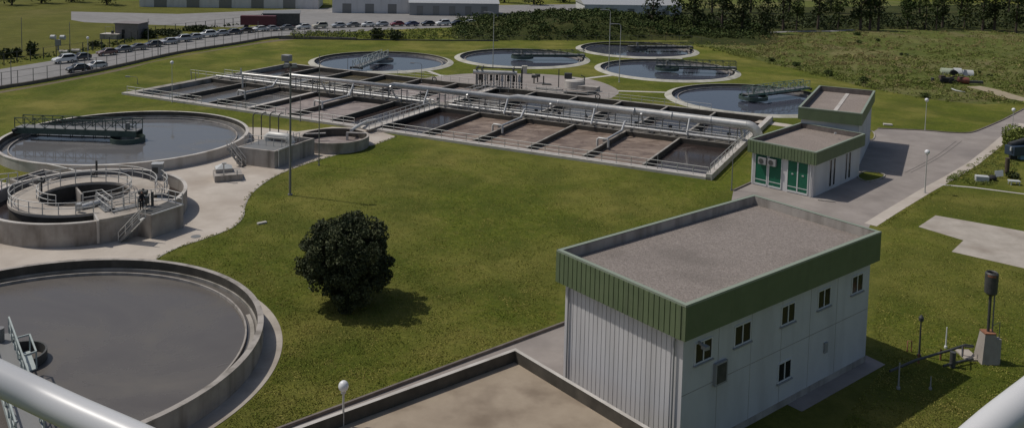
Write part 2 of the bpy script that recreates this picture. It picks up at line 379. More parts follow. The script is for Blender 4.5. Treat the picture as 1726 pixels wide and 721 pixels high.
# pavement round the left-hand tanks
pv = smooth_line(GL([(225, 470), (262, 437), (300, 417), (345, 402), (390, 384), (409, 366), (413, 346), (428, 322), (462, 298), (505, 280), (560, 263), (610, 250), (640, 241), (668, 230)]), 5)
pv2 = GL([(668, 230), (640, 222), (600, 216), (560, 214), (500, 222), (440, 215), (400, 214)]) + [Vector((-52, 101, 0))] + GL([(60, 292), (30, 312), (0, 306), (-80, 320), (-500, 500), (-300, 900)])
sheet('pavement', pv + pv2[1:] , .006, 'pave')
kp = MB()
for p, q in zip(pv, pv[1:]): kp.beam(p + Vector((0, 0, .005)), q + Vector((0, 0, .005)), .16, .05)
props(kp.build('kerb', 'kerb'), kind='structure')
# plaza behind the aeration basins
pz = smooth_line(GL([(560, 118), (640, 128), (700, 133), (745, 128), (800, 124), (890, 124.5), (940, 127), (990, 133), (1020, 141), (1040, 151), (1042, 158), (1030, 166)]), 4)
pz_in = [UVp(66, 40.2), UVp(29, 40.2), UVp(8, 40.2)]
sheet('plaza', pz + pz_in, .008, 'tarmac')
def strip(name, l, w, z, m_):
    P = [Vector(p) for p in l]; lft = []; rgt = []
    for i, p in enumerate(P):
        d = (P[min(i + 1, len(P) - 1)] - P[max(i - 1, 0)]).normalized(); n = Vector((-d.y, d.x, 0)) * w / 2
        lft.append(p + n); rgt.append(p - n)
    return sheet(name, lft + rgt[::-1], z, m_)
strip('path', GL([(713, 117), (746, 129)]), 1.0, .012, 'conc_l'); strip('path', GL([(984, 133), (1032, 127)]), 1.2, .012, 'conc_l')
strip('path', GL([(1042, 153.5), (1125, 156)]), 1.1, .012, 'conc_l'); strip('path', GL([(1060, 96.6), (1150, 99)]), 1.2, .012, 'conc_l')
# service road on the right and yard round the buildings
rr = GL([(1276, 204), (1345, 215), (1480, 217), (1560, 220.5), (1600, 224), (1632, 224.5), (1652, 219), (1690, 203), (1726, 184), (1800, 150), (1900, 108)])
rl = GL([(1960, 120), (1800, 172), (1726, 209), (1702, 225), (1672, 251), (1640, 276), (1600, 300), (1560, 322), (1500, 358), (1467, 379)])
rr = [rr[0], rr[1], rr[2]] + smooth_line(rr[2:8], 5)[1:] + rr[8:]
bA = Vector((10.0, 48.0, 0)); bR = Vector((26.2, 61.3, 0)); bd = (bR - bA).normalized(); bn = Vector((-bd.y, bd.x, 0))
strip('path', GL([(1276, 204.5), (1345, 214.5), (1400, 218)]), 2.4, .012, 'pave')
yard = [rr_ for rr_ in rr[2:]] + rl + [bR + bn * 5 - bd * .6, Vector((16.5, 69.5, 0))] + GL([(1236, 322), (1266, 308.5)]) + [Vector((31, 106, 0)), Vector((40, 114, 0)), Vector((50, 128, 0))]
sheet('road', yard, .010, 'tarmac')
# pale verge and kerb of that road
strip('road_edge', rl[2:], 1.3, .02, 'pave')
km = MB()
for l in (rr[2:],):
    for p, q in zip(l, l[1:]): km.beam(p + Vector((0, 0, .06)), q + Vector((0, 0, .06)), .22, .13)
for l in (GL([(1236, 322), (1266, 308.5)]),):
    for p, q in zip(l, l[1:]): km.beam(p + Vector((0, 0, .06)), q + Vector((0, 0, .06)), .22, .2)
props(km.build('kerb', 'darkwall'), kind='structure')
# tyre ruts on the road and grass islands by the block
isl = smooth_line(GL([(1449, 293), (1462, 290), (1485, 293), (1491, 297), (1480, 303), (1460, 306), (1447, 300)]), 5, True)
sheet('grass_island', isl, .018, 'lawn')
isl2 = smooth_line(GL([(1458, 224), (1470, 222), (1474, 229), (1470, 236), (1456, 233)]), 5, True)
sheet('grass_island', isl2, .018, 'lawn')
km = MB()
for L_ in (isl, isl2):
    for p, q in zip(L_, L_[1:] + L_[:1]): km.beam(p + Vector((0, 0, .06)), q + Vector((0, 0, .06)), .15, .13)
props(km.build('kerb', 'kerb'), kind='structure')
M['rut'] = mat('tyre_marks', (.14, .122, .11), .9, col2=(.2, .175, .16), scale=1.5)
for dx in (0, 9): strip('tyre_marks', smooth_line(GL([(1526 + dx, 291), (1548 + dx, 280), (1580 + dx, 262), (1612 + dx, 238)]), 4), .16, .016, 'rut')
# slabs and paths in the right lawn
sheet('concrete_pad', GL([(1548, 382), (1577, 363), (1640, 374), (1760, 396), (1800, 470), (1726, 452), (1604, 424), (1624, 405)]), .012, 'slab')
strip('path', GL([(1583, 311), (1640, 316), (1726, 327), (1800, 337)]), .45, .022, 'conc_l')
strip('dirt_path', smooth_line(GL([(1640, 146), (1668, 152), (1700, 162), (1726, 168), (1800, 180)]), 5), 4.0, .014, 'dirt')
# paved strip left of the big building
k0 = G(866, 578); k1 = G(960, 543); kd = (k1 - k0).normalized()
pl = [k0 - kd * 30, k0 + kd * 10.5]; kn = Vector((kd.y, -kd.x, 0))
sheet('yard', [pl[0], pl[1], pl[1] + kn * 14, pl[0] + kn * 14], .008, 'tarmac')
_A = Vector((10.0, 48.05, 0)); _B = Vector((26.2, 61.3, 0)); d_ = (_B - _A).normalized(); n_ = Vector((-d_.y, d_.x, 0)); bB_ap = _B - d_ * .45 + n_ * .45
sheet('building_apron', [bB_ap + d_ * a + n_ * b for a, b in ((.0, .0), (1.0, .5), (.8, -1.1), (-9.5, -1.1), (-9.5, 0))], .012, 'tarmac')
mb = MB(); mb.beam(pl[0] + Vector((0, 0, .1)), pl[1] + Vector((0, 0, .1)), .16, .25); props(mb.build('kerb', 'darkwall'), kind='structure')

# ------------------------------------------------------------------ round settling tanks
def tank(key, label, rim_z, R_, water_z, wm, apron=0.0, ledge=1.1, sunk=True, wallm='ring', lip=.35, group=None):
    c = Vector((*TK[key], 0)); t = thing('settling_tank', label, 'tank', c, group)
    if sunk:
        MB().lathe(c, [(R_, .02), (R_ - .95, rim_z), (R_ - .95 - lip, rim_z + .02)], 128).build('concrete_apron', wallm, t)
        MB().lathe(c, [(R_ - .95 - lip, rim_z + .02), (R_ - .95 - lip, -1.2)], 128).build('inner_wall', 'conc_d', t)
        ri = R_ - .95 - lip
    else:
        MB().lathe(c, [(R_, -.02), (R_, rim_z - .12), (R_ + .04, rim_z - .12), (R_ + .04, rim_z), (R_ - lip, rim_z)], 160).build('wall', wallm, t)
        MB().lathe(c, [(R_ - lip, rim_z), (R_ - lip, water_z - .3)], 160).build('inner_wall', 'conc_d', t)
        ri = R_ - lip
    if ledge:                                      # overflow launder: channel with a thin weir ring
        MB().ring(c, ri - ledge - .12, ri - ledge, water_z - .3, water_z + .22, 160).build('weir', 'conc', t)
        MB().ring(c, ri - .12, ri - .004, water_z - .3, water_z + .28, 160).build('channel_ledge', 'conc_top', t)
    w = MB(); w.disc(c, ri - .001, water_z, 160); props(w.build('water', wm), kind='structure')
    return t, c, ri
gf = 'far sunken settling tanks'
tank('T3', 'leftmost of the far round tanks, its grey bridge pointing at the basins', .3, 15.8, -.35, 'water_sec', group=gf)
tank('T4', 'far round tank directly behind the pipe rack, second from the left', .3, 15.7, -.35, 'water_sec', group=gf)
tank('T5', 'farthest round tank of all, beside the bramble bank', .3, 15.5, -.35, 'water_sec', group=gf)
tank('T6', 'far round tank in front of the farthest one, dark bridge to its right rim', .3, 15.7, -.35, 'water_sec', group=gf)
tank('T7', 'round tank with green bridge, partly hidden by the taller flat-roofed block', .3, 15.9, -.35, 'water_sec', group=gf)
t2, c2, r2 = tank('T2', 'raised round tank with pale wall and long dark bridge, left middle', 1.3, 15.55, .42, 'water_pri', sunk=False, wallm='conc_l', lip=.4)
t1, c1, r1 = tank('T1', 'nearest round tank, cut by the left edge, broad grey water', 1.6, 15.1, .62, 'water_sludge', sunk=False, wallm='conc', lip=.38, ledge=.75)
MB().lathe(c1, [(16.45, .03), (15.1, .035)], 128).build('base_slab', 'slab', t1)
mb = MB()                                          # water line crust inside the near tank's launder
mb.lathe(c1, [(14.2, .66), (14.5, .68)], 60, -.15, .5); mb.build('channel_scum', 'conc_top', t1)

def bridge(label, key, ang, zdeck, length, col, truss=1.25, wd=1.5, post_to=0.2, back=2.2, drum=2.6, trc=None, ctr=None, dctr=None, deep=.36):
    c = Vector((*TK[key], 0)) if ctr is None else ctr; d = V2(ang); n = V2(ang + pi / 2); t = thing('scraper_bridge', label, 'bridge', c + Vector((0, 0, zdeck)), 'rotating scraper bridges')
    z = Vector((0, 0, zdeck)); Z = Vector((0, 0, 1))
    MB().obox(c + z - d * back - n * wd / 2 - Z * .12, d * (length + back), n * wd, Z * .14).build('deck', 'steel', t)
    for sgn in (1, -1):
        m_ = MB(); o = c + z + n * sgn * wd / 2
        a = o - d * back; L_ = length + back; k = max(6, int(L_ / 1.35))
        m_.beam(a - Z * (deep / 2 + .02), a + d * L_ - Z * (deep / 2 + .02), .14, deep); m_.beam(a + Z * truss, a + d * L_ + Z * truss, .09, .09)
        m_.beam(a + Z * truss * .5, a + d * L_ + Z * truss * .5, .05, .05)
        for i in range(k + 1):
            p = a + d * L_ * i / k; m_.beam(p, p + Z * truss, .08)
            if i < k:
                q = a + d * L_ * (i + 1) / k
                m_.beam(p + Z * (0 if i % 2 else truss), q + Z * (truss if i % 2 else 0), .06)
        m_.build('side_truss', trc or col, t)
    m_ = MB(); m_.beam(c + z + d * (length - .2) - n * wd * .9 - Z * .25, c + z + d * (length - .2) + n * wd * .9 - Z * .25, .35, .35); m_.build('end_carriage', 'dark_steel', t)
    for sgn in (1, -1):
        w = MB(); q = c + z + d * (length - .2) + n * sgn * wd * .8 - Z * .35
        w.tube([q - d * .08 - n * .0, q + d * .08], .22, 14); w.build('wheel', 'rubber', t)
    m_ = MB(); m_.ring(dctr or c, drum - .12, drum, post_to - .1, post_to + .55, 40); m_.build('centre_drum', col if col != 'bridge_grey' else 'dark_steel', t)
    m_ = MB(); m_.lathe(c, [(.9, post_to - .2), (.9, zdeck - .1)], 24); m_.tube([c + Z * (zdeck), c + Z * (zdeck + .9)], .3, 12); m_.build('centre_column', 'steel', t)
    m_ = MB(); m_.beam(c + d * 1.5 + Z * (post_to + .25), c + d * (length - 1.6) + Z * (post_to + .25), .12, .22)
    for i in range(7):
        p = c + d * (3 + i * (length - 5.5) / 6)
        for s_ in (1, -1): m_.beam(p + n * s_ * .25 + Z * (zdeck - .1), p + n * s_ * .25 + Z * (post_to + .1), .07)
    m_.build('scraper_arm', 'dark_steel', t)
    return t
bridge('pale grey lattice bridge on the far left tank, pointing towards the basins', 'T3', math.radians(-102), 1.15, 14.9, 'steel', trc='bridge_grey')
bridge('dark bridge lying level on the far tank directly behind the pipe rack', 'T4', math.radians(7), 1.05, 14.6, 'green_steel', truss=1.0)
bridge('dark bridge on the farthest tank by the bramble bank', 'T5', math.radians(8), 1.05, 14.4, 'dark_steel', truss=.9)
bridge('dark green latticed bridge reaching the right rim in front of the farthest tank', 'T6', math.radians(-3), 1.15, 14.8, 'green_steel')
bridge('bright green latticed bridge running towards the taller flat-roofed block', 'T7', math.radians(34), 1.2, 14.9, 'green_steel', trc=mat('bridge_green', (.06, .16, .10), .6, col2=(.30, .36, .33), scale=1.2))
bridge('long dark bridge reflected in the grey water of the left middle tank', 'T2', math.radians(177.5), 2.0, 14.9, 'green_steel', truss=1.3, wd=1.9, post_to=.5, back=1.6, drum=2.2, deep=.75)
qa, qb = G(15, 534, 3.3), G(46, 620, 3.3); bdv = (qb - qa); ba = math.atan2(bdv.y, bdv.x); bnv = V2(ba + pi / 2)
bcc = Vector((qa.x, qa.y, 0)) - bnv * .68 + V2(ba) * 1.0
bridge('grey steel bridge on the nearest tank, cut by the left edge', 'T1', ba, 2.2, 13.5, 'bridge_grey', truss=1.1, wd=1.35, post_to=.75, back=1.0, drum=1.75, ctr=bcc, dctr=Vector((G(30, 603, .9).x, G(30, 603, .9).y, 0)))
# side platform beside the near bridge
tp = [x for x in bpy.data.objects if x.name.startswith('scraper_bridge') and 'nearest' in x.get('label', '')][0]
m_ = MB(); q = [G(50, 563, 3.2), G(61, 592, 3.2), G(38, 599, 3.2), G(28, 569, 3.2)]
for a, b in zip(q, q[1:] + q[:1]): m_.beam(a, b, .09)
for a in q: m_.beam(a, Vector((a.x, a.y, 2.1)), .07)
m_.prism(q, 2.05, 2.12); m_.build('side_platform', 'bridge_grey', tp)
# small foot-bridge gate things on T2 rim
# ------------------------------------------------------------------ aeration basins
US = [2.5 + 8.21 * i for i in range(13)]
aer = thing('aeration_basin', 'long rectangular block of open concrete basins with a central pipe corridor', 'basin', UVp(0, 0, 0))
ZT = .5; ZW = -.25
def ubox(mb, u0, u1, v0, v1, z0, z1): return mb.obox(UVp(u0, v0, z0), BU * (u1 - u0), BV * (v1 - v0), Vector((0, 0, z1 - z0)))
mb = MB(); ubox(mb, 0, 101.8, 0, 1.25, -.02, .34); mb.build('front_walkway', 'conc_l', aer)
mb = MB(); ubox(mb, 0, 2.5, 1.25, 22, -.4, .3); mb.build('end_walkway', 'conc_top', aer)
mb = MB(); ubox(mb, 2.5, 101.2, 39.3, 40.1, -1, ZT + .12); mb.build('outer_wall', 'conc_top', aer)
mb = MB(); ubox(mb, 101.2, 101.95, 0, 40.1, -1, ZT + .25); mb.build('outer_wall', 'conc_l', aer)
mb = MB(); ubox(mb, 2.1, 2.55, 1.25, 40.1, -1, ZT + .05); mb.build('outer_wall', 'conc_top', aer)
mb = MB(); ubox(mb, 2.55, 101.2, 18.2, 22.3, -1, ZT - .05); mb.build('corridor_deck', 'conc_top', aer)
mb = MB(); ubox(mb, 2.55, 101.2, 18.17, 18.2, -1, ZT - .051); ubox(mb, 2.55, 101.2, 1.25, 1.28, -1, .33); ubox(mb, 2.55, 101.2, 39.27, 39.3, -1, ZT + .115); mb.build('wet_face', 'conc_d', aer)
for i, u in enumerate(US[1:-1]):
    w = .28 if i not in (2,) else .75
    top = mb = MB(); ubox(mb, u - w / 2, u + w / 2, 1.25, 18.17, ZT - .1, ZT); mb.build('dividing_wall', 'conc_top' if i not in (2,) else 'conc_l', aer)
    mb = MB(); ubox(mb, u - w / 2, u + w / 2, 1.28, 18.17, -1, ZT - .1); mb.build('wall_base', 'conc_d', aer)  # dark sides: shade away from the sun is put into the colour
for i, u in enumerate(US[1:-1]):
    mb = MB(); ubox(mb, u - .16, u + .16, 22.3, 39.27, ZT - .1, ZT + .05); mb.build('dividing_wall', 'conc_top', aer)
    mb = MB(); ubox(mb, u - .16, u + .16, 22.3, 39.27, -1, ZT - .1); mb.build('wall_base', 'conc_d', aer)  # rear divider sides also carry their shade in the colour
fr = ['cell_grey', 'cell_grey', 'cell_grey', 'cell_pink', 'cell_pink', 'cell_dark', 'cell_dark', 'cell_brown', 'cell_brown', 'cell_brown', 'cell_brown', 'cell_dark']
bk = ['cell_dark', 'cell_grey', 'cell_olive', 'cell_olive', 'cell_pink', 'cell_pink', 'cell_grey', 'cell_dark', 'cell_grey', 'cell_grey', 'cell_dark', 'cell_dark']
for i in range(12):
    for (v0, v1, mm) in ((1.28, 18.17, fr[i]), (22.3, 39.27, bk[i])):
        mb = MB(); mb.quad(UVp(US[i], v0, ZW), UVp(US[i + 1], v0, ZW), UVp(US[i + 1], v1, ZW), UVp(US[i], v1, ZW)); props(mb.build('water', mm), kind='structure')
# railings of the basin
def up(u, v, z=None): return UVp(u, v, ZT if z is None else z)
for (u0, u1) in ((.8, 18), (21.5, 35.5), (36.5, 48.5), (53.5, 101.4)):
    rail(MB(), [up(u0, .45, .34), up(u1, .45, .34)], step=2.0, r=.042).build('railing', 'railm', aer)
rail(MB(), [up(101.6, .5, .75), up(101.6, 27, .75)], step=2.0, r=.042).build('railing', 'railm', aer)
rail(MB(), [up(30, 39.7, .6), up(92, 39.7, .6)], step=2.0, r=.03).build('railing', 'railm', aer)
for v in (18.4, 22.1):
    rail(MB(), [up(-3 if v < 20 else 2, v), up(49.8, v)], step=2.0, r=.04).build('railing', 'railm', aer)
    rail(MB(), [up(53.8, v), up(101, v)], step=2.0, r=.04).build('railing', 'railm', aer)
# cross walkways
mb = MB(); ubox(mb, 50.9, 52.6, -1.6, 18.2, ZT - .02, ZT + .12); ubox(mb, 51.0, 52.5, 22.3, 39.3, ZT - .02, ZT + .12); mb.build('cross_walkway', 'conc_l', aer)
for u in (50.95, 52.55):
    rail(MB(), [up(u, -1.5, .62), up(u, 18.2, .62)], step=1.5, r=.045).build('railing', 'railm', aer)
    rail(MB(), [up(u, 22.3, .62), up(u, 39.2, .62)], step=1.5, r=.04).build('railing', 'railm', aer)
# corridor pipes
pr_ = thing('corridor_pipe', 'pair of grey pipes low along the front edge of the corridor under the duct', 'pipe', UVp(4, 18.8, 1.0))
for j, (v, z, r) in enumerate(((18.75, .95, .2), (19.5, .78, .24), (21.4, .8, .16))):
    mb = MB(); mb.tube([up(3.2, v, z), up(49.5, v, z)], r, 10); mb.tube([up(54, v, z), up(100.6, v, z)], r, 10); mb.build('pipe', 'galv', pr_)
mb = MB()
for i in range(34):
    u = 4 + i * 2.9
    if u < 101: mb.beam(up(u, 18.5, .45), up(u, 21.6, .45), .12, .3); mb.beam(up(u, 18.55), up(u, 18.55, 1.0), .06); mb.beam(up(u, 19.1), up(u, 19.1, 1.0), .06)
mb.build('cradle', 'steel', pr_)
# main air duct: measured axis, stepping up in size
duct = thing('air_duct', 'very long stepped grey air duct on posts above the basins, largest at its right end', 'duct', up(21.6, 18.3, 0))
ZP = 3.05
ax = [G(489, 127, ZP), G(655, 145, ZP), G(664, 143.5, ZP), G(858, 166, ZP), G(872, 165, ZP), G(1060, 187, ZP), G(1074, 188, ZP), G(1259, 211, ZP)]
rad = [.33, .33, .46, .46, .56, .58, .60, .64]
mb = MB(); mb.tube(ax, 1, 24, radii=rad); dd = (ax[-1] - ax[-2]).normalized()
mb.build('duct_run', 'alu', duct)
e = ax[-1]; pts = [e]
for k in range(1, 9):
    a = k / 8 * pi / 2 * .85; pts.append(e + dd * 1.7 * math.sin(a) - Vector((0, 0, 1.7 * (1 - math.cos(a)))))
pts.append(pts[-1] + (pts[-1] - pts[-2]).normalized() * 1.7)
mb = MB(); mb.tube(pts, .66, 24); mb.build('elbow', 'alu', duct)
for k, f in enumerate((.14, .3, .46, .62, .8)):
    p = ax[-1] + (ax[4] - ax[-1]) * f
    mb = MB(); mb.tube([p - dd * .05, p + dd * .05], .64 - .09 * f, 24); mb.build('flange', 'galv', duct)
N_ = 22
for i in range(N_):
    f = (i + .5) / N_; L_ = [ax[0], ax[3], ax[4], ax[7]]
    p = ax[0] + (ax[7] - ax[0]) * f
    d0 = p - Vector((0, 0, p.z)); mb = MB()
    for s_ in (-.55, .55):
        mb.beam(d0 + BU * s_ + Vector((0, 0, .45)), p + BU * s_ - Vector((0, 0, .3)), .14)
    mb.beam(p - BU * .7 - Vector((0, 0, .55)), p + BU * .7 - Vector((0, 0, .55)), .12)
    mb.build('support_frame', 'steel', duct)
    if i % 2:                                       # drop legs feeding the lower pipes
        mb = MB(); q = d0 + BU * .9 + BV * (1.6 if i % 4 == 1 else -1.3) + Vector((0, 0, .9)); mb.tube([p + BU * .9, p + (q - p) * .5 + BU * .45, q], .16, 10); mb.build('drop_pipe', 'galv', duct)
duct2 = thing('air_pipe', 'slimmer air pipe carrying on left of the big duct from a bent stand', 'pipe', G(412, 188))
p0 = G(409, 125, 2.9); p1 = G(489, 133.5, 2.9)
mb = MB(); mb.tube([p0, p1], .24, 14); mb.build('pipe_run', 'alu', duct2)
mb = MB(); b0 = Vector((p0.x, p0.y, 0))
mb.tube([p0, b0 + Vector((0, 0, .4))], .16, 10); mb.tube([p0 - BU * .1, p0 - BU * .4 + Vector((0, 0, .5)), p0 - BU * .4 + Vector((0, 0, 1.0))], .12, 8); mb.beam(p1, Vector((p1.x, p1.y, .4)), .15); mb.build('stand', 'galv', duct2)
# goose-neck pipes on three dividing walls
gl_ = ['goose-neck pipe on the third basin wall from the left end, beside the slim air pipe', 'goose-neck pipe on the fifth basin wall, just left of the cross walkway cells', 'goose-neck pipe on the brown cells wall left of the middle of the right half', 'goose-neck pipe on the second to last basin wall at the right end']
for k, (u, lb) in enumerate(zip((US[2], US[4], US[8], US[10]), gl_)):
    t = thing('gooseneck_pipe', lb, 'pipe', up(u, 9), 'goose-neck pipes on the basin walls')
    z = .85; mb = MB(); mb.tube([up(u, 18.2, 1.9), up(u, 17.6, 1.9), up(u, 16.4, z), up(u, 9.2, z), up(u, 8.9, z)], .17, 10); mb.build('pipe', 'galv', t)
    mb = MB(); mb.tube([up(u + .8, 8.6, .1), up(u + .8, 8.6, 1.05), up(u + .6, 8.6, 1.25), up(u - .6, 8.6, 1.25), up(u - .8, 8.6, 1.05), up(u - .8, 8.6, .1)], .16, 10); mb.build('outlet_yoke', 'railm', t)
    mb = MB(); mb.tube([up(u, 9.0, z), up(u, 8.6, 1.25)], .15, 8); mb.build('neck', 'galv', t)
# valves and scum boxes along the corridor
for i in range(22):
    mb = MB(); u = 6 + i * 4.4 + R() * 1.5; p = up(u, 19.9 + R() * 1.2, .45)
    mb.beam(p, p + Vector((0, 0, .8 + R() * .6)), .1); mb.tube([p + Vector((-.25, 0, .9)), p + Vector((.25, 0, .9))], .2, 10); mb.build('valve', 'dark_steel', aer)
for u, v, a in ((70.5, 20.8, .9), (73.2, 21, .9), (77.5, 20.9, .9), (81, 21, .9), (88.5, 20.6, .9), (92, 21, .9)):
    p = up(u, v, .6); mb = MB(); mb.beam(p - BV * 2.2, p + BV * 2.6 + Vector((0, 0, .2)), .35, .1); mb.build('cover_plate', 'steel', aer)
for (px, py, lb) in ((449, 133, 0), (486.5, 117, 1)):
    pass
t = thing('control_cabinet', 'grey cabinet standing on the back left corner of the basins', 'cabinet', UVp(2.3, 39.7, .55))
mb = MB(); mb.box(UVp(2.3, 39.7, 1.75), (1.9, 1.3, 1.3), -.46); mb.build('housing', 'grey_paint', t, .04); mb = MB(); mb.box(UVp(2.3, 39.7, .85), (.7, .7, .6), -.46); mb.build('plinth', 'steel', t)
mb = MB(); mb.box(UVp(2.3, 39.05, 1.8), (1.5, .04, .9), -.46); mb.build('door', 'steel', t)
# lifebuoys on the back railing
for (px, py, lb) in ((1007.5, 163, 'lifebuoy hanging on the back railing at the right end of the plaza'), (732, 134, 'lifebuoy hanging on the back railing left of the pipe rack')):
    g = G(px, py + 3); c = G(px, py, 1.1); mb = MB(); n = 18
    mb.tube([c + BU * .42 * math.cos(2 * pi * i / n) + Vector((0, 0, .42 * math.sin(2 * pi * i / n))) for i in range(n + 1)], .1, 8, caps=False)
    mb.beam(c + Vector((0, 0, -1.1)), c + Vector((0, 0, .45)), .06)
    solo(mb, 'lifebuoy', 'dark_steel', lb, 'lifebuoy')

# ------------------------------------------------------------------ pipe rack on the plaza
def rack():
    b0 = G(800, 151); b1 = G(880, 154); t = thing('pipe_rack', 'steel frame of vertical pipes under a fat grey header, behind the duct', 'pipe rack', b0)
    d = (b1 - b0).normalized(); L_ = (b1 - b0).length; n = Vector((-d.y, d.x, 0)); Z = Vector((0, 0, 1))
    h = HT(b0, 120.5)
    mb = MB(); mb.tube([b0 + Z * h * 0.97 - d * .3, b0 + Z * h * .97 + d * (L_ - 1.0)], .42, 16); mb.build('header', 'alu', t)
    for f in (.03, .14, .8, .98):
        mb = MB()
        for s_ in (-.2, 2.2): mb.beam(b0 + d * L_ * f + n * s_, b0 + d * L_ * f + n * s_ + Z * (h + .7), .16)
        mb.beam(b0 + d * L_ * f - n * .8 + Z * (h + .6), b0 + d * L_ * f + n * 3.2 + Z * (h + .6), .14); mb.build('portal_frame', 'dark_steel', t)
    mb = MB(); mb.beam(b0 + n * 1 + Z * (h + .62), b1 + n * 1 + Z * (h + .62), .14, .2); mb.build('top_beam', 'dark_steel', t)
    for i in range(16):
        p = b0 + d * (L_ * (i + .5) / 16.5) + n * (R() * 1.4 - .2); mb = MB(); mb.tube([p, p + Z * h * .9], .1 + .05 * (i % 3 == 0), 8)
        if i % 2: mb.tube([p + Z * h * .55 - d * .25, p + Z * h * .55 + d * .25], .26, 8); mb.box(p + Z * h * .72, (.5, .35, .5), 0)
        mb.build('riser', 'dark_steel' if i % 3 else 'galv', t)
    rail(MB(), [b0 - n * 1.4, b1 - n * 1.4 + d * 8], r=.03, step=1.6).build('railing', 'railm', t)
rack()
def plaza_bits():
    t = thing('pump_station', 'round concrete chamber with hood and long low cover beside the plaza edge', 'pump', G(968, 152))
    c = G(968, 149); mb = MB(); mb.lathe(c, [(1.9, 0), (1.9, 1.5), (1.6, 1.75), (.01, 1.8)], 28); mb.build('chamber', 'conc_l', t)
    mb = MB(); mb.box(c + Vector((-1.2, .4, 2.3)), (1.4, 1.0, 1.0), 0); mb.build('hood', 'dark_steel', t)
    mb = MB(); mb.tube([c + Vector((1.9, 0, .2)), c + Vector((1.9, 0, 2.2)), c + Vector((1.2, 0, 2.5))], .1, 8); mb.tube([c + Vector((-3, 0, 0)), c + Vector((-3, 0, 3.6))], .09, 8); mb.build('vent_pipe', 'dark_steel', t)
    c = G(987, 153); mb = MB(); mb.box(c + Vector((.6, 0, .45)), (3.8, 1.8, .9), -.45); mb.build('cover', 'conc', t)
    t = thing('channel', 'low concrete channel with hooked end on the plaza in front of the chamber', 'channel', G(940, 157))
    mb = MB(); mb.tube([G(905, 150, .3), G(950, 155.5, .3), G(985, 158, .3), G(1000, 157, .3), G(1006, 153.5, .4)], .28, 8); mb.build('lip', 'dark_steel', t)
    mb = MB(); mb.beam(G(893, 154, .35), G(950, 159.5, .35), 1.2, .7); mb.beam(G(905, 149, .25), G(948, 153, .25), .9, .5); mb.build('trough', 'conc', t)
    t = thing('valve_set', 'pair of dark valves on posts on the plaza right of the pipe rack', 'valve', G(904, 141))
    for dx in (0, 6):
        p = G(900 + dx, 141 - dx * .3); mb = MB(); mb.tube([p, p + Vector((0, 0, 1.5))], .12, 8); mb.tube([p + Vector((-.5, 0, 1.4)), p + Vector((.5, 0, 1.4))], .32, 10); mb.build('valve', 'dark_steel', t)
    t = thing('bollard_valve', 'single dark upright valve with a flat foot on the plaza', 'valve', G(916, 143))
    p = G(916, 143); mb = MB(); mb.tube([p, p + Vector((0, 0, 1.7))], .12, 8); mb.build('stem', 'dark_steel', t); mb = MB(); mb.box(p + Vector((.6, 0, .1)), (1.8, .8, .2)); mb.build('foot', 'dark_steel', t)
    p = G(884, 124); mb = MB(); mb.box(p + Vector((0, 0, .75)), (1.0, .8, 1.45)); mb.box(p + Vector((0, 0, 1.53)), (1.15, .95, .12)); solo(mb, 'meter_cabinet', 'ring', 'pale cream cabinet on the grass edge behind the pipe rack', 'cabinet')
    rail(MB(), [G(925, 150), G(941, 146), G(946, 141)], r=.03, step=1.4)
plaza_bits()

# ------------------------------------------------------------------ thickener with annular deck (left)
TC = Vector((-42.6, 88.6, 0)); t0 = thing('thickener', 'round raised concrete tank with ring deck, railings and dark open centre', 'tank', TC)
ZD = 2.35; Rw, Rd, Rp = 9.5, 6.85, 4.2
aL = G(167, 371, ZD) - TC; aL = math.atan2(aL.y, aL.x)          # where the front channel ends
aR = math.radians(-8)
OC = Vector((-42.58, 89.1, 0))
MB().ring(OC, Rw - .3, Rw, 0, 2.12, 128).build('outer_wall', 'brownwall', t0)
MB().ring(OC, Rw - .33, Rw + .03, 2.12, 2.22, 128).build('coping', 'conc_l', t0)
MB().ring(TC, Rp, Rd, ZD - .25, ZD, 128).build('deck', 'slab', t0)
MB().ring(TC, Rd - .35, Rd - .1, 0, ZD - .25, 128).build('channel_wall', 'conc_d', t0)
MB().ring(TC, Rp, Rp + .25, -.0, ZD - .25, 96).build('pit_wall', 'conc_d', t0)
w = MB(); w.lathe(OC, [(Rd - .6, .9), (Rw - .28, .9)], 96); props(w.build('water', 'cell_dark'), kind='structure')
w = MB(); w.disc(TC, Rp, .7, 64); props(w.build('water', 'cell_grey'), kind='structure')
MB().ring(TC, Rd, Rw - .31, ZD - .3, ZD - .004, 40, aL, aR).build('platform', 'slab', t0)
for (a0, a1) in ((aL - .02, aL + .0), (aR, aR + .02)): MB().ring(TC, Rd, Rw, .2, ZD, 2, a0, a1).build('end_wall', 'conc_l', t0)
mb = MB()
for ang_, r0, r1 in ((2.2, 1.2, 4.1), (.55, .9, 4.1)):
    mb.obox(TC + V2(ang_) * r0 + Vector((0, 0, .3)), V2(ang_) * (r1 - r0), V2(ang_ + pi / 2) * .18, Vector((0, 0, 1.7)))
mb.build('baffle', 'conc', t0)
def arc(r, a0, a1, z, n=40): return [TC + Vector((r * math.cos(a0 + (a1 - a0) * i / n), r * math.sin(a0 + (a1 - a0) * i / n), z)) for i in range(n + 1)]
rail(MB(), arc(Rd - .1, 0.15, 2 * pi + aL, ZD, 60), r=.04, step=1.5).build('railing', 'railm', t0)
rail(MB(), arc(Rp + .12, -.9, 2 * pi - 1.75, ZD, 60), r=.04, step=1.5).build('railing', 'railm', t0)
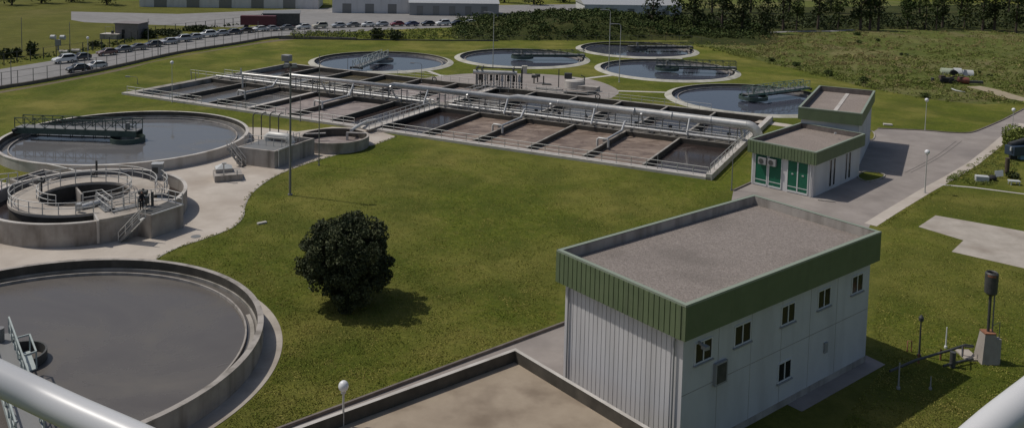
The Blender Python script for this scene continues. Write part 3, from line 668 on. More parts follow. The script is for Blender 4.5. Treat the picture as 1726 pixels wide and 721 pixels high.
# raised footbridge over the pit towards the stairs
bd_ = V2(math.radians(-63)); bq = TC + Vector((0, 0, ZD + .02)); bn_ = V2(math.radians(27))
fb = [G(75, 347, ZD + .1), G(140, 343, ZD + .1), G(172, 338, ZD + .1), G(190, 352, ZD + .1), G(236, 342, ZD + .1)]
for off in (0, 1.0):
    pts = [p + Vector((0, -off, 0)) for p in fb]; rail(MB(), pts[(2 if off else 1):], r=.04, step=1.2).build('railing', 'railm', t0)
mb = MB()
for a, b in zip(fb[1:], fb[2:]): mb.beam(a + Vector((0, -.5, -.05)), b + Vector((0, -.5, -.05)), 1.0, .1)
mb.build('footbridge', 'steel', t0)
mb = MB(); mb.tube([G(135, 350, ZD + .2), G(170, 340, ZD + .3)], .28, 10); mb.box(G(133, 349, ZD + .5), (.4, .4, .7)); mb.build('drive_unit', 'galv', t0)
mb = MB(); p = G(163, 300, ZD - .1); mb.beam(p, p + Vector((0, 0, 1.9)), .16); mb.box(p + Vector((-.4, 0, .3)), (.3, .3, .6)); mb.build('post', 'dark_steel', t0)
mb = MB(); p = G(70, 325, ZD); mb.tube([p, p + Vector((0, 0, 1.6))], .1, 8); mb.tube([p + Vector((-.3, 0, 1.2)), p + Vector((.3, 0, 1.2))], .22, 10); mb.build('valve', 'dark_steel', t0)
# entrance block at the right with its stair
bx = [G(255, 402.5), G(309, 383.5)]; lf_ = G(231, 398); b0 = bx[0]; e1 = bx[1] - bx[0]
e1n = e1.normalized(); en = Vector((-e1n.y, e1n.x, 0))
blk = thing('valve_chamber', 'square concrete chamber with grating top built against the round deck tank', 'chamber', b0)
q = [b0, bx[1], bx[1] + en * 3.0, b0 + en * 5.2, lf_ + en * 3.5, lf_]
mb = MB(); mb.prism(q, 0, 2.28); mb.build('wall', 'brownwall', blk)
mb = MB(); mb.prism([p + (Vector((sum(a.x for a in q) / 6, sum(a.y for a in q) / 6, 0)) - p) * .09 for p in q], 2.285, 2.34); mb.build('grating', 'dark_steel', blk)
mb = MB()
for a, b in zip(q[:3], q[1:3] + [q[3]]): mb.beam(Vector((a.x, a.y, 2.3)), Vector((b.x, b.y, 2.3)), .16, .1)
mb.build('edge_trim', 'galv', blk)
rail(MB(), [p + Vector((0, 0, 2.34)) for p in (q[1] - e1n * .1, q[2], q[3] + (q[2] - q[3]) * .3)], r=.042, step=1.0).build('railing', 'railm', blk)
rail(MB(), [p + Vector((0, 0, 2.34)) for p in (q[0] + e1n * .3 + en * 2.2, q[0] + e1n * 2.2 + en * 2.6)], r=.042, step=.8).build('railing', 'railm', blk)
p = q[0] + e1n * 1.4 + en * 2.8 + Vector((0, 0, 2.34)); mb = MB(); mb.box(p + Vector((0, 0, .55)), (.9, .6, .7)); mb.tube([p, p + Vector((0, 0, 1.7))], .12, 8); mb.tube([p + Vector((-.4, 0, 1.35)), p + Vector((.4, 0, 1.35))], .25, 10); mb.beam(p + Vector((.9, 0, 0)), p + Vector((.9, 0, 1.4)), .2); mb.build('actuator', 'dark_steel', blk)
def stair(label, p0, p1, z1, wid, nst, colr='galv', rl=True):
    t = thing('metal_stair', label, 'stairs', p0, 'metal stairs up to the tanks'); d = Vector((p1.x - p0.x, p1.y - p0.y, 0)); n = Vector((-d.y, d.x, 0)).normalized() * wid / 2; Z = Vector((0, 0, z1))
    for s_ in (1, -1):
        mb = MB(); mb.beam(p0 + n * s_, p0 + d + n * s_ + Z, .06, .25); mb.build('stringer', 'steel', t)
        mb = MB(); up_ = Vector((0, 0, 1.0))
        mb.tube([p0 + n * s_ + up_, p0 + d + n * s_ + Z + up_], .042, 6); mb.tube([p0 + n * s_ + up_ * .5, p0 + d + n * s_ + Z + up_ * .5], .035, 6)
        for k in range(4): q_ = p0 + n * s_ + (d + Z) * (k / 3); mb.beam(q_, q_ + up_, .06)
        mb.build('handrail', 'railm', t)
    mb = MB()
    for k in range(nst):
        c = p0 + (d + Z) * ((k + .5) / nst); mb.obox(c - n - d.normalized() * .13, n * 2, d.normalized() * .27, Vector((0, 0, .05)))
    mb.build('treads', colr, t); return t
stair('pale metal stair climbing to the round deck tank, a person at its top', G(203, 403) + Vector((.3, -.45, 0)), G(241, 366, 2.3) + Vector((.1, -.35, 0)), 2.3, 1.0, 11, 'railm')
# cabinet on the deck and outer channel railings at the back right
p = G(266, 301, ZD); mb = MB(); ct = thing('deck_cabinet', 'grey cabinet on the tan deck of the round tank by the back railing', 'cabinet', p)
mb.box(p + Vector((0, 0, .85)), (1.1, .9, 1.5), .2); mb.build('housing', 'grey_paint', ct, .03); mb = MB(); mb.box(p + Vector((0, 0, 1.66)), (1.2, 1.0, .1), .2); mb.build('lid', 'galv', ct)
mb = MB(); mb.box(p + Vector((-.1, -.47, 1.0)), (.6, .05, .7), .2); mb.build('door', 'dark_steel', ct)
rail(MB(), arc(Rd + .9, .1, .85, ZD, 14), r=.042, step=1.1).build('railing', 'railm', t0)
MB().ring(TC, Rd, Rd + 1.1, ZD - .2, ZD - .006, 16, .1, .85).build('platform', 'slab', t0)
# person on the platform beside the stair head
def person():
    base = q[0] + en * 3.4 - e1n * .2; base = G(239, 353.5, 2.34)
    me = bpy.data.meshes.new('person'); P_ = [(0, 0, .95), (0, 0, 1.15), (0, .01, 1.38), (0, 0, 1.5), (0, -.02, 1.62), (0, -.03, 1.72),
        (.17, 0, 1.42), (.23, -.06, 1.17), (.16, -.25, 1.05), (-.17, 0, 1.42), (-.23, -.05, 1.17), (-.15, -.25, 1.07),
        (.09, 0, .9), (.11, -.02, .5), (.1, .03, .08), (.1, -.14, .03), (-.09, 0, .9), (-.11, -.02, .5), (-.12, .03, .08), (-.12, -.14, .03)]
    E_ = [(0, 1), (1, 2), (2, 3), (3, 4), (4, 5), (2, 6), (6, 7), (7, 8), (2, 9), (9, 10), (10, 11), (0, 12), (12, 13), (13, 14), (14, 15), (0, 16), (16, 17), (17, 18), (18, 19)]
    r_ = [.15, .14, .16, .06, .095, .07, .07, .05, .04, .07, .05, .04, .1, .07, .05, .04, .1, .07, .05, .04]
    me.from_pydata(P_, E_, []); o = bpy.data.objects.new('person', me); COL.objects.link(o); o.location = base; o.rotation_euler[2] = .6
    md = o.modifiers.new('skin', 'SKIN'); sk = me.skin_vertices[0].data
    for i, r in enumerate(r_): sk[i].radius = (r, r)
    sk[0].use_root = True; o.modifiers.new('sub', 'SUBSURF').levels = 2; o.modifiers['sub'].render_levels = 2
    me.materials.append(M['cloth_dark']); props(o, 'person in dark work clothes standing at the head of the metal stair', 'person')
    hd = MB(); hd.ball((base + Vector((0, 0, 1.72))), .105, 8, 1.15); hd.build('hair', 'hair', None).parent = o
    h_ = [x for x in COL.objects if x.name.startswith('hair')][-1]; h_.location = (0, .02, .02) ; h_.matrix_parent_inverse = Matrix.Identity(4)
    for v in h_.data.vertices: v.co = v.co - base
    fc = MB(); fc.ball((0, -.06, 1.68), .085, 8, 1.2); f_ = fc.build('face', 'skin', None); f_.parent = o
    for x in (-.15, .16):
        hm = MB(); hm.ball((x, -.28, 1.06), .045, 6); h2 = hm.build('hand', 'skin', None); h2.parent = o
person()
# rectangular inlet channels at the far left of the thickener
ch = thing('inlet_channel', 'low rectangular concrete channel with two dark open bays behind the round deck tank', 'channel', G(60, 305))
ZC = 1.9; q = GL([(18, 302), (74, 285.5), (112, 293.5), (62, 312)], ZC); mb = MB()
c_ = sum(q, Vector()) / 4
for a, b in list(zip(q, q[1:] + q[:1])) + [((q[0] + q[1]) / 2, (q[2] + q[3]) / 2)]:
    mb.beam(Vector((a.x, a.y, ZC - .9)), Vector((b.x, b.y, ZC - .9)), .28, 1.8)
mb.build('wall', 'conc', ch)
w = MB(); w.quad(*[Vector((p.x, p.y, 1.2)) for p in q]); props(w.build('water', 'cell_dark'), kind='structure')
rail(MB(), [G(-8, 312, ZC + .3), G(30, 308, ZC + .3)], r=.045, step=1.2).build('railing', 'railm', ch)
rail(MB(), [G(-10, 328, ZC + .3), G(12, 318, ZC + .3)], r=.045, step=1.2).build('railing', 'railm', ch)
mb = MB(); mb.tube([G(78, 276, 1.4), G(124, 286, 1.4)], .07, 6); mb.tube([G(120, 287, 1.9), G(215, 290, 1.9)], .06, 6); mb.build('hose', 'railm', ch)

# ------------------------------------------------------------------ concrete block with dome pump, stair and vent poles
bl = [Vector((-33.8, 109.6, 0)), Vector((-28.6, 107.83, 0)), Vector((-25.3, 115.06, 0)), Vector((-30.5, 116.85, 0))]
pb = thing('pump_chamber', 'grey concrete chamber with open back and pump housing, stained walls', 'chamber', bl[0])
da = (bl[1] - bl[0]).normalized(); db = (bl[2] - bl[1]).normalized(); La = (bl[1] - bl[0]).length; Lb = (bl[2] - bl[1]).length; Z = Vector((0, 0, 1)); hb = 2.15
mb = MB(); mb.obox(bl[0], da * La, db * .3, Z * hb); mb.obox(bl[1] - da * .3 + db * .3, da * .3, db * (Lb - .6), Z * hb); mb.obox(bl[0] + db * .3, da * .3, db * (Lb - .6), Z * hb); mb.obox(bl[0] + db * (Lb - .3), da * La, db * .3, Z * hb); mb.build('wall', 'conc', pb)
mb = MB(); mb.obox(bl[0] + da * .3 + db * .3 + Z * (hb - .2), da * (La - .6), db * (Lb * .5), Z * .18); mb.build('deck', 'steel', pb)
mb = MB(); mb.obox(bl[0] + da * .3 + db * .3 + Z * .05, da * (La - .6), db * (Lb - .6), Z * .05); mb.build('floor', 'conc_d', pb)
pc = bl[0] + da * 2.6 + db * 4.6 + Z * (hb + .35)
mb = MB()
A_ = da * .9 + db * .2; mb.tube([pc - da * 1.7 - Z * .5, pc - da * 1.65 + Z * .1, pc - da * 1.3 + Z * .35, pc + da * 1.2 + Z * .35, pc + da * 1.7 - Z * .0, pc + da * 2.0 - Z * .5], .48, 14); mb.build('pump_housing', 'railm', pb)
rail(MB(), [bl[0] + da * .1 + db * 1.4 + Z * hb, bl[0] + da * .1 + db * 2.2 + Z * hb, bl[0] + da * 3.6 + db * 2.2 + Z * hb, bl[0] + da * (La - .2) + db * 2.4 + Z * hb], r=.04, step=1.1).build('railing', 'railm', pb)
rail(MB(), [bl[0] + da * 3 + db * 5.8 + Z * hb, bl[0] + da * 4.9 + db * 5.8 + Z * hb, bl[0] + da * 4.9 + db * 3 + Z * hb], r=.035, step=.9).build('railing', 'railm', pb)
mb = MB(); mb.tube([bl[1] + db * .6 + da * .12 + Z * .05, bl[1] + db * .6 + da * .12 + Z * hb], .09, 8); mb.tube([bl[1] + db * .6 + da * .12 + Z * (hb + .02), bl[1] + db * 3.6 + da * .1 + Z * (hb + .1)], .1, 8); mb.build('conduit', 'railm', pb)
lbv = ['first', 'second', 'third', 'fourth']
for i, (x, ty) in enumerate(((426.5, 190), (440.5, 190), (455, 189), (469.5, 191))):
    bse = G(x, 230, 1.2); h = HT(bse, ty); mb = MB(); top = Vector((bse.x, bse.y, h))
    t = thing('vent_pole', f'curved-tip vent pole behind the pump housing, {lbv[i]} from the left of four', 'pole', (bse.x, bse.y, 0), 'vent poles behind the pump housing')
    mb.tube([(bse.x, bse.y, 0), top - Z * .5, top + Vector((.12, 0, -.2)), top + Vector((.4, 0, 0))], .075, 8); mb.build('shaft', 'dark_steel', t); mb = MB(); mb.box(top + Vector((.5, 0, 0)), (.35, .2, .16)); mb.build('tip', 'steel', t)
stair('short dark metal stair on the corner of the concrete pump chamber', bl[0] + da * 1.7 - db * .75, bl[0] - da * .5 - db * .7, hb, .8, 8, 'dark_steel')
# small round tank
rt = thing('round_pit', 'small round concrete tank with stained brown wall right of the pump chamber', 'tank', (-23.6, 119.9, 0)); c = Vector((-23.6, 119.9, 0))
MB().ring(c, 4.3, 4.6, 0, 1.45, 72).build('wall', 'brownwall', rt); MB().lathe(c, [(4.299, 1.4), (4.299, .1)], 72).build('inner_wall', 'conc_d', rt)
w = MB(); w.disc(c, 4.29, .35, 60); props(w.build('water', 'cell_pink'), kind='structure')
mb = MB(); mb.beam(c + Vector((1.2, 2, 1.4)), c + Vector((4, 1.8, 1.4)), .3, .12); mb.beam(c + Vector((1.3, 2, .3)), c + Vector((1.3, 2, 1.4)), .3); mb.beam(c + Vector((-4.2, .8, 1.35)), c + Vector((-1.6, 1.6, 1.35)), .25, .12); mb.build('baffle', 'conc_l', rt)
mb = MB(); mb.tube([G(592, 220, 1.5), G(606, 211, 1.3), G(620, 204.5, .9), G(633, 202.5, .7)], .25, 10); solo(mb, 'transfer_pipe', 'railm', 'curved pale pipe joining the small round tank to the basin walkway', 'pipe')
# hatch with pyramid skylight
b0 = G(362, 308); t = thing('access_hatch', 'low concrete plinth with small pale pyramid skylight on the pavement', 'hatch', b0); a = Vector((.92, .38, 0)); b = Vector((-.38, .92, 0))
mb = MB(); mb.obox(b0 - b * 0, a * 3.1, b * 2.9, Z * .75); mb.build('plinth', 'conc', t)
mb = MB(); mb.obox(b0 + a * .2 + b * 1.2 + Z * .75, a * 1.9, b * 1.6, Z * .45); mb.build('upstand', 'conc', t)
u0 = b0 + a * .2 + b * 1.2 + Z * 1.2; mb = MB(); tp_ = u0 + a * .95 + b * .8 + Z * .55
mb.add([u0, u0 + a * 1.9, u0 + a * 1.9 + b * 1.6, u0 + b * 1.6, tp_], [(0, 1, 4), (1, 2, 4), (2, 3, 4), (3, 0, 4), (3, 2, 1, 0)]); mb.build('skylight', 'tarp', t)
mb = MB(); mb.beam(b0 + a * 1.0 + Z * .75, b0 + a * 1.0 + Z * 2.2, .12); mb.box(b0 + a * 1.05 + Z * 2.2, (.5, .25, .15), .3); mb.beam(b0 + a * 2.5 + Z * .75, b0 + a * 2.5 + Z * 1.3, .12); mb.build('post', 'railm', t)

# ------------------------------------------------------------------ buildings
def facade(o, d, n):
    """returns loc(px,py)->(s,z) on the vertical plane through o with direction d, outward normal n"""
    def loc(px, py):
        r = ray(px, py); t_ = (o - Vector((0, 0, HC))).dot(n) / r.dot(n); p = Vector((0, 0, HC)) + r * t_
        return (p - o).dot(d), p.z
    return loc
def fbox(mb, o, d, n, s0, s1, z0, z1, n0, n1): return mb.obox(o + d * s0 + Vector((0, 0, z0)) + n * n0, d * (s1 - s0), Vector((0, 0, z1 - z0)), n * (n1 - n0))
def window(t, o, d, n, s0, s1, z0, z1, mull=1, sill=True, name='window'):
    fw = .085; mb = MB()
    fbox(mb, o, d, n, s0, s0 + fw, z0, z1, -.06, .05); fbox(mb, o, d, n, s1 - fw, s1, z0, z1, -.06, .05)
    fbox(mb, o, d, n, s0 + fw, s1 - fw, z0, z0 + fw, -.06, .05); fbox(mb, o, d, n, s0 + fw, s1 - fw, z1 - fw, z1, -.06, .05)
    for k in range(1, mull + 1):
        sm_ = s0 + (s1 - s0) * k / (mull + 1); fbox(mb, o, d, n, sm_ - fw / 2, sm_ + fw / 2, z0 + fw, z1 - fw, -.06, .045)
    w_ = mb.build(name, 'frame', t); mb = MB(); fbox(mb, o, d, n, s0 + fw, s1 - fw, z0 + fw, z1 - fw, -.05, .012); mb.build('pane', 'glass', w_)
    if sill: mb = MB(); fbox(mb, o, d, n, s0 - .08, s1 + .08, z0 - .09, z0 - .003, -.02, .14); mb.build('sill', 'grey_paint', w_)
    return w_
def ribbed(mb, o, d, n, s0, s1, z0, z1, pitch, depth=.045, rib=.07):
    s = s0
    while s < s1 - rib * .98: fbox(mb, o, d, n, s, s + rib, z0, z1, 0.002, depth); s += pitch
    return mb
def flat_block(name, label, base4, H_, over, fh, wall_m, roofm, ribs, par=.75, capm='fascia_cap', inner='darkwall', drop=None):
    """base4: corners near, right, back, left (ccw). Returns thing and directions"""
    A, B_, C_, D = base4; t = thing(name, label, 'building', A)
    cx = (A + B_ + C_ + D) / 4
    mb = MB(); mb.prism(base4, -.05, H_ - par - .2); mb.build('wall', wall_m, t)
    d1 = (B_ - A).normalized(); d2 = (D - A).normalized()
    out = [A - d1 * over - d2 * over, B_ + d1 * over - d2 * over, C_ + d1 * over + d2 * over, D - d1 * over + d2 * over]
    ins = .28; inn = [out[0] + d1 * ins + d2 * ins, out[1] - d1 * ins + d2 * ins, out[2] - d1 * ins - d2 * ins, out[3] + d1 * ins - d2 * ins]
    z1 = H_; z0 = H_ - fh
    # parapet ring
    mb = MB(); o4 = [Vector((p.x, p.y, 0)) for p in out]; i4 = [Vector((p.x, p.y, 0)) for p in inn]
    for k in range(4):
        a, b, c, d = o4[k], o4[(k + 1) % 4], i4[(k + 1) % 4], i4[k]; up_ = Vector((0, 0, z1)); lo = Vector((0, 0, z0)); fl = Vector((0, 0, z1 - par))
        mb.quad(a + lo, b + lo, b + up_, a + up_)
    mb.quad(*[p + Vector((0, 0, z0)) for p in o4[::-1]])
    fs = mb.build('fascia', 'fascia', t)
    mb = MB()
    for k in range(4):
        c, d = i4[(k + 1) % 4], i4[k]; mb.quad(c + Vector((0, 0, z1 - par)), d + Vector((0, 0, z1 - par)), d + Vector((0, 0, z1)), c + Vector((0, 0, z1)))
    mb.build('parapet', inner, t)
    mb = MB()
    for k in range(4):
        a, b, c, d = (p + Vector((0, 0, z1 + .03)) for p in (o4[k], o4[(k + 1) % 4], i4[(k + 1) % 4], i4[k]))
        mb.quad(a, b, c, d); mb.quad(*[p - Vector((0, 0, .09)) + v for p, v in ()]) if 0 else None
    for k in range(4):
        a, b = o4[k], o4[(k + 1) % 4]; dd_ = (b - a).normalized(); nn = Vector((dd_.y, -dd_.x, 0)); mb.quad(*[p for p in (a + nn * .02 + Vector((0, 0, z1 - .08)), b + nn * .02 + Vector((0, 0, z1 - .08)), b + nn * .02 + Vector((0, 0, z1 + .03)), a + nn * .02 + Vector((0, 0, z1 + .03)))])
    mb.build('coping', capm, t)
    mb = MB(); mb.prism(i4, z1 - par - .1, z1 - par); mb.build('roof', roofm, t)
    mb = MB()
    for k in ribs:
        a, b = o4[k], o4[(k + 1) % 4]; dd_ = (b - a).normalized(); nn = Vector((dd_.y, -dd_.x, 0)); ribbed(mb, a, dd_, nn, 0, (b - a).length, z0, z1 - .09, .40, .05, .335)
    mb.build('fascia_ribs', 'fascia', t)
    return t, out
# --- large building, lower right
Hb = 9.45; ov = .45
OA, OR = Vector((10.0, 48.05, 0)), Vector((26.2, 61.3, 0)); d1 = (OR - OA).normalized(); d2 = Vector((-d1.y, d1.x, 0)); L1 = (OR - OA).length; L2 = 10.65
bA = OA + d1 * ov + d2 * ov; bB = bA + d1 * (L1 - 2 * ov); bC = bB + d2 * (L2 - 2 * ov); bD = bA + d2 * (L2 - 2 * ov)
big, bo = flat_block('process_building', 'large white two-storey building with green fascia and gravel roof, lower right', [bA, bB, bC, bD], Hb, ov, 2.05, 'wall_blue', 'gravel', (3,), par=.66, inner='conc')
# d1 side faces right/towards camera (normal -d2); d2 side faces left (normal -d1)
mb = MB(); Lw = L2 - 2 * ov; ribbed(mb, bD, -d2, -d1, .45, Lw - .62, 0, Hb - 2.0, .37, .045, .31)
mb.build('cladding_ribs', 'wall_white', big)
mb = MB(); fbox(mb, bD, -d2, -d1, 0, Lw, -.04, Hb - 2.06, .001, .004); mb.build('cladding', 'wall_white', big)
mb = MB()
for k in range(1, 6): fbox(mb, bA, d1, -d2, 3.18 * k, 3.18 * k + .03, 0, Hb - 2.06, .001, .006)
fbox(mb, bA, d1, -d2, 0, L1 - 2 * ov, 3.9, 3.94, .001, .006); mb.build('panel_joints', 'conc_top', big)
mb = MB(); fbox(mb, bA, d1, -d2, 0, L1 - 2 * ov, 0, .45, .001, .03); mb.build('plinth', 'conc', big)
for s_, j in ((.42, 0), (Lw - .55, 1)):
    mb = MB(); p = bD - d2 * s_ - d1 * .14; mb.tube([p, p + Z * (Hb - 2.5), p + Z * (Hb - 2.15) + d1 * .1], .06, 8); mb.build('downpipe', 'grey_paint', big)
loc = facade(bA, d1, -d2)
s2 = 2.576
def z2(x, y): return (1130 + x / s2, 380 + y / s2)
for (a, b) in (((105, 540), (177, 610)), ((277, 462), (345, 535)), ((481, 368), (537, 440)), ((640, 302), (691, 370)), ((787, 240), (832, 305))):
    (sa, za), (sb, zb) = loc(*z2(*a)), loc(*z2(*b))
    ztop = 6.75; zbot = 5.45
    window(big, bA, d1, -d2, sa, sb, zbot, ztop)
sa = loc(*z2(464, 660))[0]; sb = loc(*z2(522, 640))[0]; window(big, bA, d1, -d2, sa, sb, 1.75, 3.05)
sa, zt = loc(*z2(187, 605)); sb, zb = loc(*z2(235, 670)); mb = MB(); fbox(mb, bA, d1, -d2, sa, sb, zb, zt + .1, .002, .2); v_ = mb.build('vent_box', 'grey_paint', big)
mb = MB(); fbox(mb, bA, d1, -d2, sa + .12, sb - .12, zb + .12, zt, .2, .21); mb.build('grille', 'dark_steel', v_)
sa, zt = loc(*z2(672, 505)); mb = MB(); fbox(mb, bA, d1, -d2, sa - .18, sa + .18, zt - .7, zt, .002, .12); mb.build('meter_box', 'grey_paint', big)
sa, zt = loc(*z2(122, 505)); mb = MB(); mb.beam(bA + d1 * sa + Z * zt - d2 * .0, bA + d1 * sa + Z * (zt - .1) - d2 * .5, .14); mb.box(bA + d1 * sa + Z * (zt - .12) - d2 * .5, (.35, .35, .2), .6); mb.build('wall_lamp', 'grey_paint', big)
mb = MB()
for px, py in ((1235, 425), (1330, 372), (1002, 416), (1027, 410), (1040, 432)):
    p = G(px, py, Hb - .95); mb.box(p + Z * .06, (.12, .12, .12))
mb.build('roof_drain', 'dark_steel', big)
# --- lower annex, bottom centre: open parapet roof
pk = G(869, 586, 3.2); an = thing('annex', 'low annex with tan roof inside a shade-darkened parapet, cut by the bottom edge', 'building', (pk.x, pk.y, 0))
ed1 = -d1; ed2 = -d2; LA, LB = 34, 15
pp = Vector((pk.x, pk.y, 0)); oc = [pp, pp - d2 * LB, pp - d2 * LB - d1 * LA, pp - d1 * LA]; th = .27
mb = MB(); mb.prism(oc, -.05, 2.4); mb.build('wall', 'brownwall', an)
ic = [pp - d1 * th - d2 * th, pp - d1 * th - d2 * (LB - th), pp - d1 * (LA - th) - d2 * (LB - th), pp - d1 * (LA - th) - d2 * th]
mb = MB()
for k in range(4):
    a, b, c, d = oc[k], oc[(k + 1) % 4], ic[(k + 1) % 4], ic[k]
    mb.quad(*[p + Z * h_ for p, h_ in ((a, 2.4), (b, 2.4), (b, 3.2), (a, 3.2))]); mb.quad(*[p + Z * 3.2 for p in (a, b, c, d)])
mb.build('coping', 'conc_l', an)
mb = MB()
for k in range(4):
    c, d = ic[(k + 1) % 4], ic[k]; mb.quad(c + Z * 2.4, d + Z * 2.4, d + Z * 3.2, c + Z * 3.2)
mb.build('parapet', 'conc_d', an)  # inner faces darkened in colour for the shade that lies on them
mb = MB(); mb.prism(ic, 2.4, 2.45); mb.build('roof', 'roof_tan', an)
# --- small building with green doors and its taller rear block
A = Vector((34.98, 100.9, 0)); Dl = Vector((29.3, 106.2, 0)); f2 = (Dl - A).normalized(); f1 = Vector((f2.y, -f2.x, 0)); 
LfW = (Dl - A).length; Ls = 13.2
sm = [A, A + f1 * Ls, A + f1 * Ls + f2 * LfW, Dl]
sb_, so_ = flat_block('electrical_building', 'small white building with green doors, green fascia and flat gravel roof', sm, 5.4, .4, 1.5, 'wall_white', 'gravel2', (3,), par=.6)
fl = facade(Dl, -f2, -f1); s3 = 4.808
def z3(x, y): return (1240 + x / s3, 200 + y / s3)
for j, (xa, xb) in enumerate(((160, 250), (272, 368), (424, 498), (508, 585))):
    sa = fl(*z3(xa, 450))[0]; sb2 = fl(*z3(xb, 470))[0]
    mb = MB(); fbox(mb, Dl, -f2, -f1, sa, sb2, .3, 3.75, .003, .05); dr = mb.build('door', 'green_door', sb_)
    mb = MB(); fbox(mb, Dl, -f2, -f1, sa - .06, sb2 + .06, .12, .3, .003, .09); fbox(mb, Dl, -f2, -f1, sa - .08, sa, .3, 3.75, .003, .09); fbox(mb, Dl, -f2, -f1, sb2, sb2 + .08, .3, 3.75, .003, .09); fbox(mb, Dl, -f2, -f1, sa, sb2, .72, .8, .05, .07); mb.build('frame', 'frame', dr)
    if j > 1: mb = MB(); sm_ = (sa + sb2) / 2; fbox(mb, Dl, -f2, -f1, sm_ - .12, sm_ + .12, 2.2, 2.35, .05, .1); mb.build('handle', 'galv', dr)
for (xa, ya) in ((228, 338), (306, 352)):
    sa, zz = fl(*z3(xa, ya)); mb = MB(); fbox(mb, Dl, -f2, -f1, sa - .5, sa + .5, zz - .4, zz + .4, .12, .5); ac = mb.build('air_conditioner', 'grey_paint', sb_)  # grey tone stands in for the recess shade over the units
    mb = MB(); c = Dl - f2 * (sa - .1) - f1 * .5 + Z * zz; mb.tube([c, c - f1 * .03], .3, 20); mb.build('fan', 'dark_steel', ac)
rlf = facade(A, f1, -f2)
for (xa, xb) in ((757, 778), (787, 806), (884, 900), (908, 928)):
    sa = rlf(*z3(xa, 430))[0]; sb2 = rlf(*z3(xb, 430))[0]; window(sb_, A, f1, -f2, sa, sb2, .35, 3.7, 0, False)
for s_ in (.25, LfW - .3):
    mb = MB(); p = Dl - f2 * s_ - f1 * .12; mb.tube([p, p + Z * 3.9], .06, 8); mb.build('downpipe', 'frame', sb_)
mb = MB(); p = G(1408, 226, 5.43); mb.box(p + Z * .1, (.25, .25, .2)); mb.build('roof_sensor', 'galv', sb_)
# rear block, on the basins' bearing
ub = [Vector((37.75, 115.95, 0)), Vector((45.0, 112.35, 0)), Vector((53.1, 130.1, 0)), Vector((45.55, 133.5, 0))]
g1 = (ub[1] - ub[0]).normalized(); g2 = Vector((-g1.y, g1.x, 0)); ub = [ub[0] + g1 * .35 + g2 * .35, ub[0] + g1 * 7.5 + g2 * .35, ub[0] + g1 * 7.5 + g2 * 18.9, ub[0] + g1 * .35 + g2 * 18.9]
ubk, _ = flat_block('rear_block', 'taller flat-roofed block behind the small building with green doors', ub, 7.55, .35, 1.55, 'wall_blue', 'gravel2', (), par=.75)
mb = MB(); mid = (ub[0] + ub[1]) / 2 + g1 * .2; mb.beam(mid + g2 * .2 + Z * 6.83, mid + g2 * 18.4 + Z * 6.83, .5, .06); mb.build('roof_seam', 'conc_l', ubk)
# paved step and kerb below the small building
mb = MB(); mb.beam(A - f2 * .9 - f1 * .6 + Z * .07, A - f2 * 2.6 + f1 * .2 + Z * .07, .15, .12); props(mb.build('kerb', 'kerb'), kind='structure')

# ------------------------------------------------------------------ handrail of the tower the view is taken from
tr = thing('tower_railing', 'white painted handrail close up in the two lower corners', 'railing', (0, 1.5, 27.5))
def near(px, py, dist):
    d = ray(px, py); return Vector((0, 0, HC)) + d * (dist / d.dot(FW))
r_h = .036
hl = [near(-230, 530, 2.1), near(0, 637, 2.05), near(119, 693, 2.0), near(330, 790, 1.85), near(560, 930, 1.7), near(863, 1010, 1.6), near(1200, 960, 1.6), near(1500, 850, 1.7), near(1690, 705, 1.8), near(1746, 662, 1.84), near(1900, 545, 1.95)]
mb = MB(); mb.tube(smooth_line(hl, 8), r_h, 20); mb.build('handrail', 'rail_near', tr)
for k in (0, 5, 10):
    mb = MB(); mb.tube([hl[k], hl[k] - Vector((0, 0, 1.2))], .03, 12); mb.build('post', 'rail_near', tr)

# ------------------------------------------------------------------ posts and lamps
def pole(name, label, px, by, ty, r=.06, kind='plain', cat='pole', group=None, m_='galv', tx=None, z0=0.0):
    b = G(px, by, z0); h = HT(b, ty) - z0; t = thing(name, label, cat, b, group); top = b + Z * h
    mb = MB(); mb.tube([b, top], r, 10, radii=[r * 1.3, r * .8]); mb.build('shaft', m_, t)
    mb = MB(); mb.tube([b, b + Z * .15], r * 2.4, 12); mb.build('base', m_, t)
    if kind == 'globe':
        mb = MB(); mb.ball(top + Z * .22, .29, 12); mb.build('lamp_globe', 'globe', t); mb = MB(); mb.tube([top - Z * .1, top], .14, 12); mb.build('collar', m_, t)
    if kind == 'flood':
        for s_ in (-1, 1):
            mb = MB(); mb.box(top + Vector((s_ * .42, 0, .1)), (.5, .4, .42), .2 * s_); mb.build('floodlight', 'grey_paint', t)
        mb = MB(); mb.beam(top - Vector((.8, 0, .1)), top + Vector((.8, 0, -.1)), .1); mb.build('crossbar', m_, t)
    if kind == 'arm':
        mb = MB(); mb.tube([top, top + Vector((-.3, 0, .35)), top + Vector((-1.6, 0, .4))], r * .7, 8); mb.build('arm', m_, t); mb = MB(); mb.box(top + Vector((-1.8, 0, .36)), (.8, .3, .18)); mb.build('lamp_head', 'grey_paint', t)
    return t
pole('floodlight_mast', 'tall floodlight mast on the lawn in front of the pump chamber', 489, 329, 112, .105, 'flood', 'mast', m_='steel')
pole('light_mast', 'thin grey mast whose foot stands on the lawn by the small round tank', 537.6, 279, 92, .055, 'plain', 'mast', m_='steel')
pole('light_mast', 'very tall thin mast right behind the pipe rack', 830.7, 115, 24, .075, 'arm', 'mast')
pole('light_mast', 'very tall thin mast behind the plaza, left one of a close pair', 1026, 118, 20, .075, 'arm', 'mast')
pole('light_mast', 'tall mast on the lawn behind the plaza, right one of a close pair', 1043.5, 139, 44, .07, 'arm', 'mast')
gg = 'globe lamps'
pole('globe_lamp', 'globe lamp on the kerb at the road junction right of the small building', 1558.7, 325, 259.5, .06, 'globe', 'lamp', gg, 'railm')
